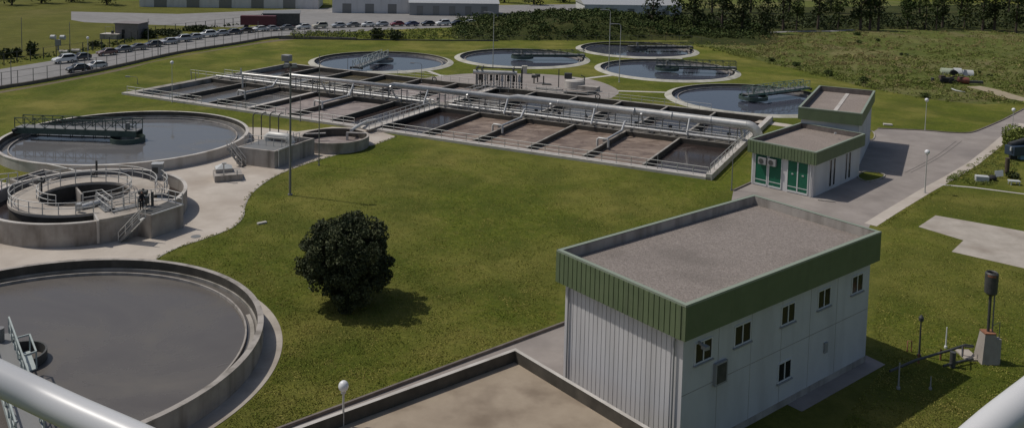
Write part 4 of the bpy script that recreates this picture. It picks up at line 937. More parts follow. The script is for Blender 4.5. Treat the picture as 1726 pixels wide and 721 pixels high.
pole('globe_lamp', 'globe lamp across the road on the far lawn edge', 1559, 220, 171, .05, 'globe', 'lamp', gg, 'railm')
pole('globe_lamp', 'globe lamp near the right edge where the road leaves the picture', 1706, 222, 187.5, .05, 'globe', 'lamp', gg, 'railm')
pole('globe_lamp', 'globe lamp at the left front corner of the basins', 290.3, 173, 108, .05, 'globe', 'lamp', gg, 'railm')
pole('globe_lamp', 'globe lamp beyond the parking road at the far left', 148.5, 103, 66, .05, 'globe', 'lamp', gg, 'railm')
g = G(579, 650, 4.7); t = thing('globe_lamp', 'close globe lamp at the bottom centre below the tree', 'lamp', (g.x, g.y, 0), gg)
mb = MB(); mb.tube([(g.x, g.y, 0), (g.x, g.y, 4.4)], .06, 10); mb.build('shaft', 'railm', t); mb = MB(); mb.ball(g, .28, 14, 1.1); mb.build('lamp_globe', 'globe', t); mb = MB(); mb.tube([(g.x, g.y, 4.3), (g.x, g.y, 4.45)], .14, 12); mb.build('collar', 'railm', t)
for (x, by, ty, lb, k) in ((413.5, 186, 133, 'thin lamp post with forked top at the left end of the front railing', 'arm'), (506, 205, 161, 'short post on the front basin edge right of the floodlight mast', 'plain'),
    (586, 123, 97, 'short dark post by the near rim of the far left tank', 'plain'), (710.4, 139, 110, 'street lamp with short arm behind the basins left of the plaza', 'arm'),
    (1233, 321, 258, 'thin post on the grass left of the green doors', 'plain'), (1108, 288, 262, 'small dark post at the front edge of the last basin cell', 'plain'), (232, 142, 133, 'small post with arm on the grass left of the basins', 'arm'),
    (323, 137, 120, 'left of two thin posts on the grass behind the first basin cell', 'plain'), (330, 138, 118, 'right of two thin posts on the grass behind the first basin cell', 'plain')):
    pole('lamp_post', lb, x, by, ty, .05, k, 'post', None, 'steel')
for (x, by, ty, lb) in ((19, 142, 101, 'thick fence-side pole nearest the left edge'), (266.5, 97, 60, 'pole behind the low wall below the parked cars'), (435, 67, 36, 'pole at the bend of the low wall'), (37, 88, 30, 'tall thin pole in the far left field nearest the left edge'), (118, 86, 38, 'tall thin pole in the far field behind the white car'), (250, 72, 32, 'tall pole right of the grey hut')):
    pole('utility_pole', lb, x, by, ty, .07, 'plain', 'pole', None, 'steel')

# ------------------------------------------------------------------ low wall with fence along the parking road
wallpts = smooth_line(GL([(-120, 177), (-60, 164), (0, 150.5), (60, 141), (155, 123), (215, 110), (300, 91), (400, 75), (440, 68), (472, 64.5), (520, 65.5), (600, 68)] ), 4)
lw = MB()
for p, q_ in zip(wallpts, wallpts[1:]): lw.beam(p + Z * .28, q_ + Z * .28, .35, .56)
solo(lw, 'low_wall', 'darkwall', 'long low dark wall edging the parking road', 'wall')
fe = thing('boundary_fence', 'tall see-through wire fence standing on the low wall beside the parking road', 'fence', wallpts[0])
ps = along(wallpts, 3.0)
for p in ps[:80]: mb = MB(); mb.beam(p + Z * .5, p + Z * 2.9, .09); mb.build('post', 'steel', fe)
mb = MB()
for h_ in (2.85, 1.7, .62): mb.tube([p + Z * h_ for p in wallpts], .022 if h_ < 2.8 else .035, 5)
mb.build('wires', 'steel', fe)
f2pts = smooth_line(GL([(-100, 134), (0, 112), (95, 96), (150, 88), (225, 70), (262, 60), (330, 52), (400, 44), (445, 37)]), 4)
fe = thing('far_fence', 'dark wire fence on the far side of the parking road', 'fence', f2pts[0])
for p in along(f2pts, 3.4)[:80]: mb = MB(); mb.beam(p, p + Z * 2.4, .14); mb.build('post', 'dark_steel', fe)
mb = MB()
for h_ in (2.35, 1.2): mb.tube([p + Z * h_ for p in f2pts], .03, 5)
mb.build('wires', 'dark_steel', fe)
f3 = GL([(470, 66), (640, 68.5), (840, 70), (1000, 69.5), (1160, 69), (1200, 76)])
fe = thing('bank_fence', 'low dark wire fence at the foot of the bramble bank', 'fence', f3[0])
for p in along(f3, 4.0)[:60]: mb = MB(); mb.beam(p, p + Z * 1.5, .1); mb.build('post', 'dark_steel', fe)
mb = MB(); mb.tube([p + Z * 1.45 for p in f3], .03, 5); mb.beam(f3[0] + Z * .15, f3[1] + Z * .15, .25, .3); mb.beam(f3[1] + Z * .15, f3[2] + Z * .15, .25, .3); mb.build('wires', 'dark_steel', fe)

# ------------------------------------------------------------------ parked cars
def car_proto(kind):
    prof = {'hatch': [(-2.0, .35), (-2.02, .85), (-1.85, 1.05), (-1.2, 1.45), (.3, 1.48), (1.05, 1.0), (1.85, .82), (2.03, .6), (2.03, .35)],
            'sedan': [(-2.2, .38), (-2.22, .9), (-1.55, 1.02), (-1.0, 1.4), (.3, 1.43), (1.15, .98), (2.0, .82), (2.2, .6), (2.2, .36)],
            'suv': [(-2.2, .42), (-2.22, 1.05), (-2.05, 1.6), (-1.6, 1.72), (.35, 1.72), (1.05, 1.15), (2.0, 1.0), (2.2, .7), (2.2, .42)]}[kind]
    glass = {'hatch': [(-1.78, 1.02), (-1.15, 1.39), (.26, 1.42), (.92, 1.02)], 'sedan': [(-1.45, 1.0), (-.95, 1.34), (.26, 1.37), (1.02, 1.0)], 'suv': [(-1.95, 1.14), (-1.62, 1.6), (.3, 1.62), (.9, 1.16)]}[kind]
    belt = glass[0][1] - .02
    mb = MB(); W_ = .88
    def w(z): return W_ if z <= belt + .05 else W_ - (z - belt) * .42
    n = len(prof); vs = [(x, -w(z), z) for x, z in prof] + [(x, w(z), z) for x, z in prof]
    mb.add(vs, [tuple(range(n)), tuple(range(2 * n - 1, n - 1, -1))] + [(i + 1, i, i + n, i + 1 + n) for i in range(n - 1)] + [(0, n - 1, 2 * n - 1, n)])
    gm = MB()
    for s_ in (-1, 1):
        p = [Vector((x, s_ * (w(z) + .012), z)) for x, z in glass]; gm.quad(*p)
    def endglass(x0, z0, x1, z1, off):
        gm.quad((x0 + off, -w(z0) + .1, z0 + .02), (x0 + off, w(z0) - .1, z0 + .02), (x1 + off, w(z1) - .08, z1 + .015), (x1 + off, -w(z1) + .08, z1 + .015))
    k = [i for i, p in enumerate(prof) if p[0] > .2 and p[0] < .5][0]
    a, b = prof[k], prof[k + 1]; nx = Vector((a[1] - b[1], 0, b[0] - a[0])).normalized() * .015
    gm.quad(*[Vector(v) + nx for v in ((a[0] + .05, -w(a[1]) + .06, a[1] - .03), (a[0] + .05, w(a[1]) - .06, a[1] - .03), (b[0] - .08, w(b[1]) - .08, b[1] + .05), (b[0] - .08, -w(b[1]) + .08, b[1] + .05))])
    a, b = prof[2], prof[3]; nx = Vector((-(b[1] - a[1]), 0, b[0] - a[0])).normalized() * .015
    gm.quad(*[Vector(v) + nx for v in ((a[0] + .05, w(a[1]) - .1, a[1] + .03), (a[0] + .05, -w(a[1]) + .1, a[1] + .03), (b[0] - .05, -w(b[1]) + .06, b[1] - .04), (b[0] - .05, w(b[1]) - .06, b[1] - .04))])
    wh = []
    for sx in (-1.28, 1.28):
        for sy in (-1, 1):
            m1 = MB(); m1.tube([(sx, sy * .68, .32), (sx, sy * .9, .32)], .32, 16); m2 = MB(); m2.tube([(sx, sy * .895, .32), (sx, sy * .915, .32)], .19, 12); wh.append((m1, m2))
    hd = []
    for sy in (-1, 1):
        h1 = MB(); h1.box((prof[-2][0] - .05, sy * .62, .72), (.2, .38, .16)); hd.append(h1)
    tl = []
    for sy in (-1, 1):
        h1 = MB(); h1.box((prof[1][0] + .03, sy * .7, .88), (.1, .28, .2)); tl.append(h1)
    return mb, gm, wh, hd, tl
tail = mat('tail_light', (.3, .01, .01), .3); headl = mat('headlight', (.7, .7, .68), .2)
protos = {}
for kind in ('hatch', 'sedan', 'suv'):
    mb, gm, wh, hd, tl = car_proto(kind); t = thing('parked_car', 'x', 'car'); protos[kind] = t
    bo_ = mb.build('body', 'white_paint', t, .06); gm.build('windows', 'glass', t)
    for a, b in wh: w_ = a.build('wheel', 'rubber', t); b.build('rim', 'galv', w_)
    for h1 in hd: h1.build('headlight', headl, t)
    for h1 in tl: h1.build('tail_light', tail, t)
def cpaint(n, c): return mat(n, c, .32, coat=.6)
CP = {'white': cpaint('car_white', (.72, .72, .70)), 'silver': cpaint('car_silver', (.42, .43, .44)), 'grey': cpaint('car_grey', (.16, .165, .17)), 'black': cpaint('car_black', (.018, .018, .02)), 'brown': cpaint('car_brown', (.17, .09, .07)), 'red': cpaint('car_red', (.22, .02, .03)), 'blue': cpaint('car_blue', (.03, .04, .12)), 'dark': cpaint('car_dark', (.04, .04, .045))}
cars = [(108, 106, 'suv', 'white', 'white off-roader at the left end of the parked row, beside a dark car'), (136, 101.5, 'hatch', 'dark', 'dark blue-grey car just behind the leftmost white off-roader'),
 (131, 121, 'hatch', 'black', 'black car on the near side of the road against the low wall'), (162, 116, 'hatch', 'white', 'white car on the near side of the road behind the black one'),
 (180, 93, 'hatch', 'brown', 'brown car, the only brown one, in front of the hut'), (206, 88, 'hatch', 'grey', 'silver-nosed dark car next right of the brown one'), (232, 84, 'sedan', 'grey', 'grey saloon second to the right of the brown car'),
 (258, 79, 'hatch', 'dark', 'dark car beside the pole, left of the silver-white run'), (284, 74.5, 'hatch', 'silver', 'silver car beginning the pale run right of the pole'), (307, 70.5, 'suv', 'silver', 'taller pale car, second of the pale run'),
 (327, 66.5, 'hatch', 'silver', 'small pale car, third of the pale run'), (349, 62.5, 'suv', 'white', 'bright white tall car, fourth of the pale run'), (372, 60, 'hatch', 'silver', 'silver car, fifth and last of the pale run'),
 (392, 58, 'hatch', 'dark', 'dark car, left of two dark ones below the dark red trailer'), (414, 55.5, 'sedan', 'black', 'black saloon, right of two dark ones below the dark red trailer'), (437, 53, 'hatch', 'white', 'white car right of the black saloon'),
 (457, 52, 'sedan', 'silver', 'silver saloon below the grey shed end'), (483, 50.5, 'sedan', 'grey', 'grey saloon right of the silver one below the shed'), (511, 49, 'hatch', 'white', 'white hatchback left of the beige pick-up'),
 (539, 47.8, 'suv', 'beige', 'tall beige off-roader standing apart in the middle of the row'), (570, 46.5, 'hatch', 'silver', 'silver car first right of the beige off-roader'), (595, 45.5, 'sedan', 'grey', 'grey saloon second right of the beige off-roader'),
 (620, 45, 'sedan', 'white', 'white saloon third right of the beige off-roader'), (643, 44.3, 'hatch', 'silver', 'silver hatchback left of the dark red car'), (669, 44, 'hatch', 'red', 'dark red car in the right part of the row'),
 (694, 43.8, 'sedan', 'blue', 'dark blue saloon right of the dark red car'), (721, 43.3, 'hatch', 'black', 'black car right of the dark blue saloon'), (746, 43, 'suv', 'white', 'white tall car between black and green-grey cars'),
 (770, 42.5, 'sedan', 'dark', 'dark saloon second from the right end of the row'), (792, 41, 'sedan', 'white', 'white saloon, last at the right end by the bank')]
CP['beige'] = cpaint('car_beige', (.50, .46, .36))
kids = {k: [(c, [g_ for g_ in bpy.data.objects if g_.parent == c]) for c in bpy.data.objects if c.parent == t] for k, t in protos.items()}
used = set(); meshes = {}
for (px, py, kd_, cl, lb) in cars:
    g = G(px, py + .5)
    if kd_ not in used: r_ = protos[kd_]; used.add(kd_); ks = [c for c, _ in kids[kd_]]
    else:
        r_ = protos[kd_].copy(); COL.objects.link(r_); ks = []
        for c, gs in kids[kd_]:
            c2_ = c.copy(); COL.objects.link(c2_); c2_.parent = r_; ks.append(c2_)
            for g_ in gs: g2_ = g_.copy(); COL.objects.link(g2_); g2_.parent = c2_
    r_.location = (g.x, g.y, .014); hd_ = math.radians(np.interp(px, [100, 400, 800], [236, 222, 210]) + (R() - .5) * 6)
    if px in (131, 162): hd_ = math.radians(228)
    r_.scale = (1, 1, 1.08)
    r_.rotation_euler = (0, 0, hd_); r_['label'] = lb; r_['group'] = 'cars parked along the road'
    for c in ks:
        if c.name.startswith('body'):
            if (kd_, cl) not in meshes:
                me = c.data.copy(); me.materials[0] = CP[cl]; meshes[(kd_, cl)] = me
            c.data = meshes[(kd_, cl)]

# ------------------------------------------------------------------ background structures top left
hb0 = G(194, 65); ht = thing('hut', 'dark grey block hut with one door beyond the parked cars', 'hut', hb0)
hd1 = (G(232, 66) - hb0); hd1 = Vector((6.0, -.6, 0)); hn = Vector((.6, 6.0, 0)).normalized() * 5
mb = MB(); mb.obox(hb0, hd1, hn, Z * 3.7); mb.build('wall', 'block', ht)
mb = MB(); mb.obox(hb0 - hd1 * .04 - hn * .04 + Z * 3.7, hd1 * 1.08, hn * 1.08, Z * .2); mb.build('roof', 'block', ht)
mb = MB(); mb.obox(hb0 + hd1 * .3 - hn * .01, hd1 * .13, hn * .02, Z * 2.3); mb.build('door', 'rubber', ht)
pl_ = G(168, 66); tt = thing('loading_slab', 'low pale concrete platform with cone left of the block hut', 'platform', pl_)
mb = MB(); mb.obox(pl_, Vector((4.6, -.4, 0)), Vector((.3, 3, 0)), Z * 1.2); mb.build('plinth', 'conc', tt)
mb = MB(); mb.obox(pl_ + Z * 1.2, Vector((4.6, -.4, 0)), Vector((.3, 3, 0)), Z * .08); mb.build('top', 'conc_l', tt)
mb = MB(); mb.box(pl_ + Vector((2.8, 1, 1.6)), (.5, .5, .8)); mb.build('box', 'dark_steel', tt)
mb = MB(); mb.tube([pl_ + Vector((1, 1, 1.2)), pl_ + Vector((1, 1, 3)), pl_ + Vector((3, 1, 3)), pl_ + Vector((3, 1, 1.2))], .05, 6); mb.build('pipe_frame', 'steel', tt)
for (x, y, s_, lb) in ((106, 86, 1.0, 'pale round-topped drum on legs beside the far fence'), (111, 73, .0, '')):
    if s_:
        p = G(98, 84); t = thing('roadside_tank', 'small two-drum pale tank on a stand in the far left field edge', 'tank', p)
        for dx in (-1, 1): mb = MB(); mb.tube([p + Vector((dx * 1.1 - .5, 0, 2.8)), p + Vector((dx * 1.1 + .5, 0, 2.8))], .55, 14); mb.build('drum', 'tarp', t)
        mb = MB(); mb.beam(p, p + Z * 2.3, .3); mb.box(p + Z * 1.6, (1.1, .6, 1.4)); mb.build('stand', 'grey_paint', t)
for (x, y, lb) in ((107.5, 88, 'left of two pale drums lying on the verge'), (128, 86, 'right of two pale drums lying on the verge')):
    p = G(x, y, .5); mb = MB(); mb.tube([p - Vector((.9, 0, 0)), p + Vector((.9, 0, 0))], .45, 12); solo(mb, 'verge_drum', 'conc_l', lb, 'drum')
# trailer and sheds behind the row
p = G(405, 48); t = thing('trailer', 'dark red lorry trailer parked behind the row of cars', 'trailer', p)
mb = MB(); mb.obox(p + Z * .9, Vector((9.6, 1.2, 0)), Vector((-.3, 2.5, 0)), Z * 2.6); mb.build('cargo_box', mat('trailer_red', (.10, .022, .028), .6), t)
for f in (.15, .7, .85): mb = MB(); q_ = p + Vector((9.6, 1.2, 0)) * f + Z * .5; mb.tube([q_, q_ + Vector((-.3, 2.4, 0))], .5, 14); mb.build('wheel', 'rubber', t)
p = G(443, 45); t = thing('shed', 'long dark shed behind the parked cars right of the dark red trailer', 'shed', p)
mb = MB(); mb.obox(p, Vector((10, 2.5, 0)), Vector((-2, 9, 0)), Z * 3.6); mb.build('wall', 'dark_steel', t); mb = MB(); mb.obox(p + Z * 3.6 - Vector((.2, .2, 0)), Vector((10.4, 2.6, 0)), Vector((-2, 9.4, 0)), Z * .2); mb.build('roof', 'steel', t)
mb = MB(); mb.obox(p + Vector((1, .2, 0)) - Vector((0, .06, 0)), Vector((1.6, .4, 0)), Vector((0, .08, 0)), Z * 2.4); mb.build('door', 'steel', t)
wh_ = [('warehouse', 'pale warehouse far beyond the car row, left one', G(560, 22), 42, 16, 5.0, 'wall_white'), ('warehouse', 'long grey warehouse far beyond the car row, middle one', G(690, 26), 30, 14, 4.2, 'grey_paint'), ('warehouse', 'pale flat warehouse behind the bramble bank', G(985, 30), 34, 16, 4.5, 'wall_white'), ('warehouse', 'low white warehouse at the top left behind the field', G(235, 12), 60, 18, 4.5, 'wall_white')]
for nm, lb, p, L_, D_, H_, mm in wh_:
    t = thing(nm, lb, 'warehouse', p, 'warehouses in the distance'); dx = Vector((L_, L_ * .12, 0)); dy = Vector((-D_ * .12, D_, 0))
    mb = MB(); mb.obox(p, dx, dy, Z * H_); mb.build('wall', mm, t)
    mb = MB(); a = p + Z * H_; rg = Z * 1.6; mb.add([a - dx * .01, a + dx * 1.01, a + dx * 1.01 + dy, a + dy - dx * .01, a - dx * .01 + dy * .5 + rg, a + dx * 1.01 + dy * .5 + rg], [(0, 1, 5, 4), (2, 3, 4, 5), (0, 4, 3), (1, 2, 5)]); mb.build('roof', 'galv', t)
    for k in range(5): mb = MB(); mb.obox(p + dx * (.08 + .18 * k) - dy.normalized() * .05, dx * .07, dy.normalized() * .06, Z * 3.2); mb.build('door', 'steel', t)

# ------------------------------------------------------------------ vegetation
# lone tree on the lawn: solve where crown and shadow both fit
best = None
for hh in np.arange(2.5, 9, .05):
    p = G(582, 434, hh); s_ = p + Vector((.634, -.19, -1)) * hh; e_ = (s_ - G(626, 518)).length
    if best is None or e_ < best[0]: best = (e_, hh, p)
print('TREE', best)
_, hh, pc = best
tb = Vector((pc.x, pc.y, 0)); tree = thing('tree', 'lone dense dark evergreen tree on the lawn casting a round shadow', 'tree', tb)
mb = MB(); mb.tube([tb, tb + Vector((.1, .05, 1.2)), tb + Vector((.05, 0, 2.6)), tb + Vector((.1, .1, hh))], .3, 12, radii=[.42, .3, .26, .16]); trunk = mb.build('trunk', 'bark', tree)
mb = MB()
for k in range(9):
    a = k * 2.4; z0 = 1.6 + R() * 1.5; q_ = tb + Vector((0, 0, z0)); mb.tube([q_, q_ + V2(a) * 1.3 + Z * 1.0, q_ + V2(a) * (2.4 + R() * .6) + Z * (1.6 + R())], .1, 7, radii=[.15, .1, .04])
mb.build('limbs', 'bark', tree)
Lb_ = []; cen = np.array([pc.x, pc.y, hh])
for (x, z_, r) in ((-1.9, 1.1, 1.5), (.1, 1.9, 1.5), (1.8, 1.5, 1.35), (-2.6, -.1, 1.25), (-.6, .6, 2.1), (1.4, .1, 1.6), (2.5, -.8, 1.25), (1.8, -1.9, 1.1), (-1.8, -1.0, 1.1), (-3.3, -1.5, .45), (.2, -1.8, 1.3), (3.2, -.3, .6), (.8, -2.7, .95), (-2.9, .9, .8), (.9, 2.6, .7)):
    for yy in ((0,) if r < .9 else (-1.1, .2, 1.3)):
        c0 = cen + np.array([x * (1 if yy == .2 else .8), yy * (1.4 if abs(x) < 2 else .9), z_ - abs(yy) * .15])
        for k in range(int(16 * r * r) + 4):
            d = rng.normal(size=3); d /= np.linalg.norm(d); q_ = rng.uniform(.25, .5)
            Lb_.append((c0 + d * r * rng.uniform(.72, 1.04), (q_, q_, q_ * .9)))
leaves('crown', 'pine', lobes(Lb_, 620), .10, tree)

def inpoly(x, y, P):
    c = False
    for (x0, y0), (x1, y1) in zip(P, P[1:] + P[:1]):
        if (y0 > y) != (y1 > y) and x < (x1 - x0) * (y - y0) / (y1 - y0) + x0: c = not c
    return c
lawnp = [[(275, 440), (410, 378), (430, 332), (470, 305), (668, 240), (1190, 312), (1228, 325), (945, 468), (938, 540), (860, 572), (560, 690), (470, 721), (380, 721), (300, 600), (300, 500)], [(1500, 372), (1585, 320), (1800, 345), (1800, 760), (1400, 760), (1440, 680), (1494, 615), (1470, 560)]]
padp = [(1540, 384), (1577, 358), (1640, 370), (1800, 396), (1800, 475), (1726, 458), (1596, 428), (1616, 405)]
C_ = []
for P_, n_t in ((lawnp[0], 110000), (lawnp[1], 40000)):
    xs = [p[0] for p in P_]; ys = [p[1] for p in P_]; k = 0
    while k < n_t:
        px = min(xs) + R() * (max(xs) - min(xs)); py = min(ys) + R() * (max(ys) - min(ys))
        if not inpoly(px, py, P_) or inpoly(px, py, padp): continue
        g = G(px, py); k += 1
        if (g.x - TK['T1'][0]) ** 2 + (g.y - TK['T1'][1]) ** 2 < 16.6 ** 2: continue
        w_ = math.sin(g.x * 1.3 + math.sin(g.y * .9)) * math.sin(g.y * 1.1 + math.sin(g.x * .7))
        if w_ < -.1 and R() < .6: continue
        C_.append((g.x, g.y, .015 + R() * .03))
o = leaves('grass_tufts', 'blade', C_, .05, flat=.0); props(o, 'short uneven grass blades and clumps over the nearer lawns', 'grass', kind='stuff')
pts = []
rlo = [p + Vector((.75, -.75, 0)) for p in rl]
for L_, w_ in ((pv, .3), (rlo, .3), (isl, .2), (wallpts, .5)):
    for p in along([Vector((q_.x, q_.y, 0)) for q_ in L_], .3):
        if R() < .7: pts.append((p.x + random.gauss(0, w_ * .4), p.y + random.gauss(0, w_ * .4), .03 + R() * .05))
C2 = np.repeat(np.array(pts), 14, axis=0) + rng.normal(size=(len(pts) * 14, 3)) * np.array([.12, .12, .02])
o = leaves('edge_grass', 'blade', C2, .06); props(o, 'ragged grass growing over the edges of paving and walls', 'grass', kind='stuff')
def bush(label, p, r, h, m_='leaf', size=.28, per=70, n=7, name='bush', cat='bush', group=None):
    t = thing(name, label, cat, p, group); L_ = []
    for i in range(n): a = R() * 2 * pi; k = R() * r * .6; rr_ = r * (.45 + R() * .25); L_.append(((p.x + k * math.cos(a), p.y + k * math.sin(a), h * (.3 + .35 * R())), (rr_, rr_, h * .42)))
    leaves('foliage', m_, lobes(L_, per), size, t); mb = MB(); mb.tube([p, p + Z * h * .5], .06, 6); mb.tube([p, p + Z * h * .5 + V2(R() * 6) * r * .4], .04, 6); mb.build('stems', 'bark', t); return t
# bramble bank: uneven mound thickly overgrown
def bank_h(x, y):
    px, py = PROJ((x, y, 0)); base = G(px, 69.5).y if px < 1165 else 238
    d_ = y - base - 1.5; prof = max(0, min(1, d_ / 15))
    f = 0
    if px < 760: f = 0
    elif px < 930: f = (px - 760) / 170
    elif px < 1010: f = 1.0
    elif px < 1120: f = 1 - (px - 1010) / 110 * .55
    elif px < 1320: f = .45 * (1320 - px) / 200
    back = max(0, min(1, (base + 62 - y) / 22))
    return 4.3 * f * (math.sin(prof * pi / 2)) * back
nx_, ny_ = 90, 40; X0, X1, Y0, Y1 = -48, 78, 236, 306; mb = MB(); vs = []; fs = []
for j in range(ny_ + 1):
    for i in range(nx_ + 1):
        x = X0 + (X1 - X0) * i / nx_; y = Y0 + (Y1 - Y0) * j / ny_
        vs.append((x, y, bank_h(x, y) * (1 + .12 * math.sin(x * .7) * math.sin(y * .5)) - .05))
for j in range(ny_):
    for i in range(nx_): a = j * (nx_ + 1) + i; fs.append((a, a + 1, a + nx_ + 2, a + nx_ + 1))
mb.add(vs, fs, True); props(mb.build('bank', 'scrub'), kind='structure')
pts = []
for _ in range(2600):
    x = X0 + R() * (X1 - X0); y = Y0 + R() * (Y1 - Y0); px, py = PROJ((x, y, 0)); base = G(px, 69.5).y
    if y < base + .8 or px < 770 or px > 1300: continue
    hgt = bank_h(x, y)
    if hgt < .25 and R() > .35: continue
    s_ = .45 + R() * (1.0 if px > 800 else .6); pts.append(((x, y, hgt + s_ * .35), (s_, s_, s_ * .85)))
o = leaves('bramble_thicket', 'shrub', lobes(pts, 34), .30); props(o, 'dense green bramble thicket covering the bank behind the far tanks', 'thicket', kind='stuff')
# weeds on the verge left of the bank
pts = []
for _ in range(500):
    px = 492 + R() * 330; lo = 66.5; hi_ = 57 - (px - 492) * .025; py = hi_ + R() * (lo - hi_); p = G(px, py); s_ = .25 + R() * .5; pts.append(((p.x, p.y, s_ * .4), (s_ * 1.3, s_, s_)))
o = leaves('verge_weeds', 'tuft', lobes(pts, 60), .22); props(o, 'tall weeds between the low wall and the parking lane', 'weeds', kind='stuff')
for i, (px, py, r, h_, lb) in enumerate(((637, 66.5, 2.2, 3.0, 'dark round bush on the verge, left of a pair'), (668, 67, 2.4, 2.4, 'dark round bush on the verge, right of a pair'), (8, 99, 1.8, 2.2, 'dark bush by the far fence at the left edge'), (27, 96, 1.6, 2.0, 'dark bush by the far fence, second from the left edge'), (53, 93, 1.6, 2.8, 'taller dark bush by the far fence, third from the left edge'), (252, 64, 2.6, 2.2, 'broad dark bush against the right side of the hut'), (160, 78, 1.8, 1.1, 'low bush in front of the pale platform'), (290, 60, 4.5, 1.5, 'wide hedge mass behind the pale parked cars'), (335, 53, 4.5, 1.5, 'hedge mass behind the middle parked cars'))):
    bush(lb, G(px, py), r, h_, 'leaf', .3, 45)
# hedge stuff along far fence
pts = []
for p in along(f2pts, 1.1):
    s_ = .25 + R() * .4; pts.append(((p.x - 1.5 + R() * 1.5, p.y + 1.5 + R() * 2, s_ * .4), (s_ * 1.4, s_, s_)))
o = leaves('verge_scrub', 'shrub', lobes(pts, 50), .28); props(o, 'scrubby growth along the far side of the parking road', 'scrub', kind='stuff')
# tall rough grass and weeds on the field, single tufts past counting
pts = []; pts2 = []; pts3 = []
ctr = [(rng.uniform(1180, 1760), rng.uniform(56, 172)) for _ in range(170)]
for _ in range(6500):
    if R() < .45: cx_, cy_ = ctr[int(R() * len(ctr))]; px = cx_ + random.gauss(0, 22); py = cy_ + random.gauss(0, 2.2)
    else: px = 1150 + R() * 640; py = 52 + R() * 124
    lim = np.interp(px, [1160, 1300, 1400, 1500, 1600, 1726], [74, 109, 133, 156, 172, 177])
    if py > lim + 1 or py < 50 or (px > 1632 and abs(py - np.interp(px, [1640, 1668, 1700, 1726, 1800], [146, 152, 162, 168, 180])) < 6): continue
    p = G(px, py); s_ = .10 + R() ** 2 * .42
    near_edge = lim - py < 9 and px < 1640
    dryp = .75 if (px < 1520 and py < 112) or py < 80 else .22
    (pts2 if (near_edge or R() > dryp) else pts).append(((p.x, p.y, s_ * .4), (s_ * 1.8, s_ * 1.3, s_ * .9)))
o = leaves('dry_grass_tufts', 'straw', lobes(pts, 150), .15, flat=.0); props(o, 'dry straw-coloured grass tufts over the rough field', 'grass', kind='stuff')
o = leaves('green_weed_tufts', 'tuft', lobes(pts2, 150), .15); props(o, 'green weedy growth over the rough field', 'weeds', kind='stuff')
SHL = ['low weedy bush on the field edge just behind the taller flat-roofed block', 'weedy bush on the field edge right behind the roof corner of the rear block', 'weedy bush where the rough field edge begins, left one', 'weedy bush on the field edge above the green latticed bridge', 'small dark shrub in the upper field, left of a close pair', 'small dark shrub in the upper field, right of a close pair', 'small dark shrub just right of the tarpaulin shelter', 'second small dark shrub right of the tarpaulin shelter',
       'brown-green shrub high in the middle of the rough field, left one', 'brown-green shrub high in the middle of the rough field, right one', 'shrub near the trees at the top of the rough field', 'weedy bush behind the far globe lamp across the road', 'bush by the right rim of the farthest tank, left one', 'bush right of the farthest tank, right one']
for i, (px, py, r) in enumerate(((1395, 128, 1.3), (1455, 140, 1.3), (1300, 104, 1.0), (1345, 113, 1.2), (1520, 94, .7), (1528, 94, .6), (1651, 124, .6), (1668, 130, .6), (1448, 74, 1.0), (1480, 70, 1.0), (1445, 60, 1.2), (1560, 165, 1.0), (1195, 66, 1.6), (1230, 68, 1.3))):
    bush(SHL[i], G(px, py), r, r * 1.0, 'leaf' if i in (4, 5, 6, 7) else 'shrub', .2, 90, 5, 'shrub', 'shrub', 'shrubs dotted over the rough field')
# row of trees beyond the rough field
def far_tree(label, p, H_, cw, tr_r, m_='leaf', name='tree', low=.3, per=26):
    t = thing(name, label, 'tree', p, 'trees beyond the rough field'); lean = (R() - .5) * 1.2; mb = MB()
    mb.tube([p, p + Vector((lean * .4, 0, H_ * .35)), p + Vector((lean, 0, H_ * .8))], tr_r, 8, radii=[tr_r, tr_r * .75, tr_r * .3])
    for k in range(6): a = R() * 6.3; z_ = H_ * (low + .1 + R() * .4); q_ = p + Vector((lean * .5, 0, z_)); mb.tube([q_, q_ + V2(a) * cw * .5 + Z * H_ * .12], tr_r * .3, 6, radii=[tr_r * .35, tr_r * .1])
    mb.build('trunk', 'bark', t); L_ = []
    for k in range(26):
        a = R() * 2 * pi; zz = low + (1 - low) * R(); w_ = cw * math.sin(min(1, (zz - low) / (1 - low) + .22) * pi * .85) * .8; rr_ = cw * (.22 + .16 * R())
        L_.append(((p.x + lean * zz + w_ * R() * math.cos(a), p.y + w_ * R() * math.sin(a), H_ * zz), (rr_, rr_, rr_ * .8)))
    leaves('crown', m_, lobes(L_, per), .38, t); return t
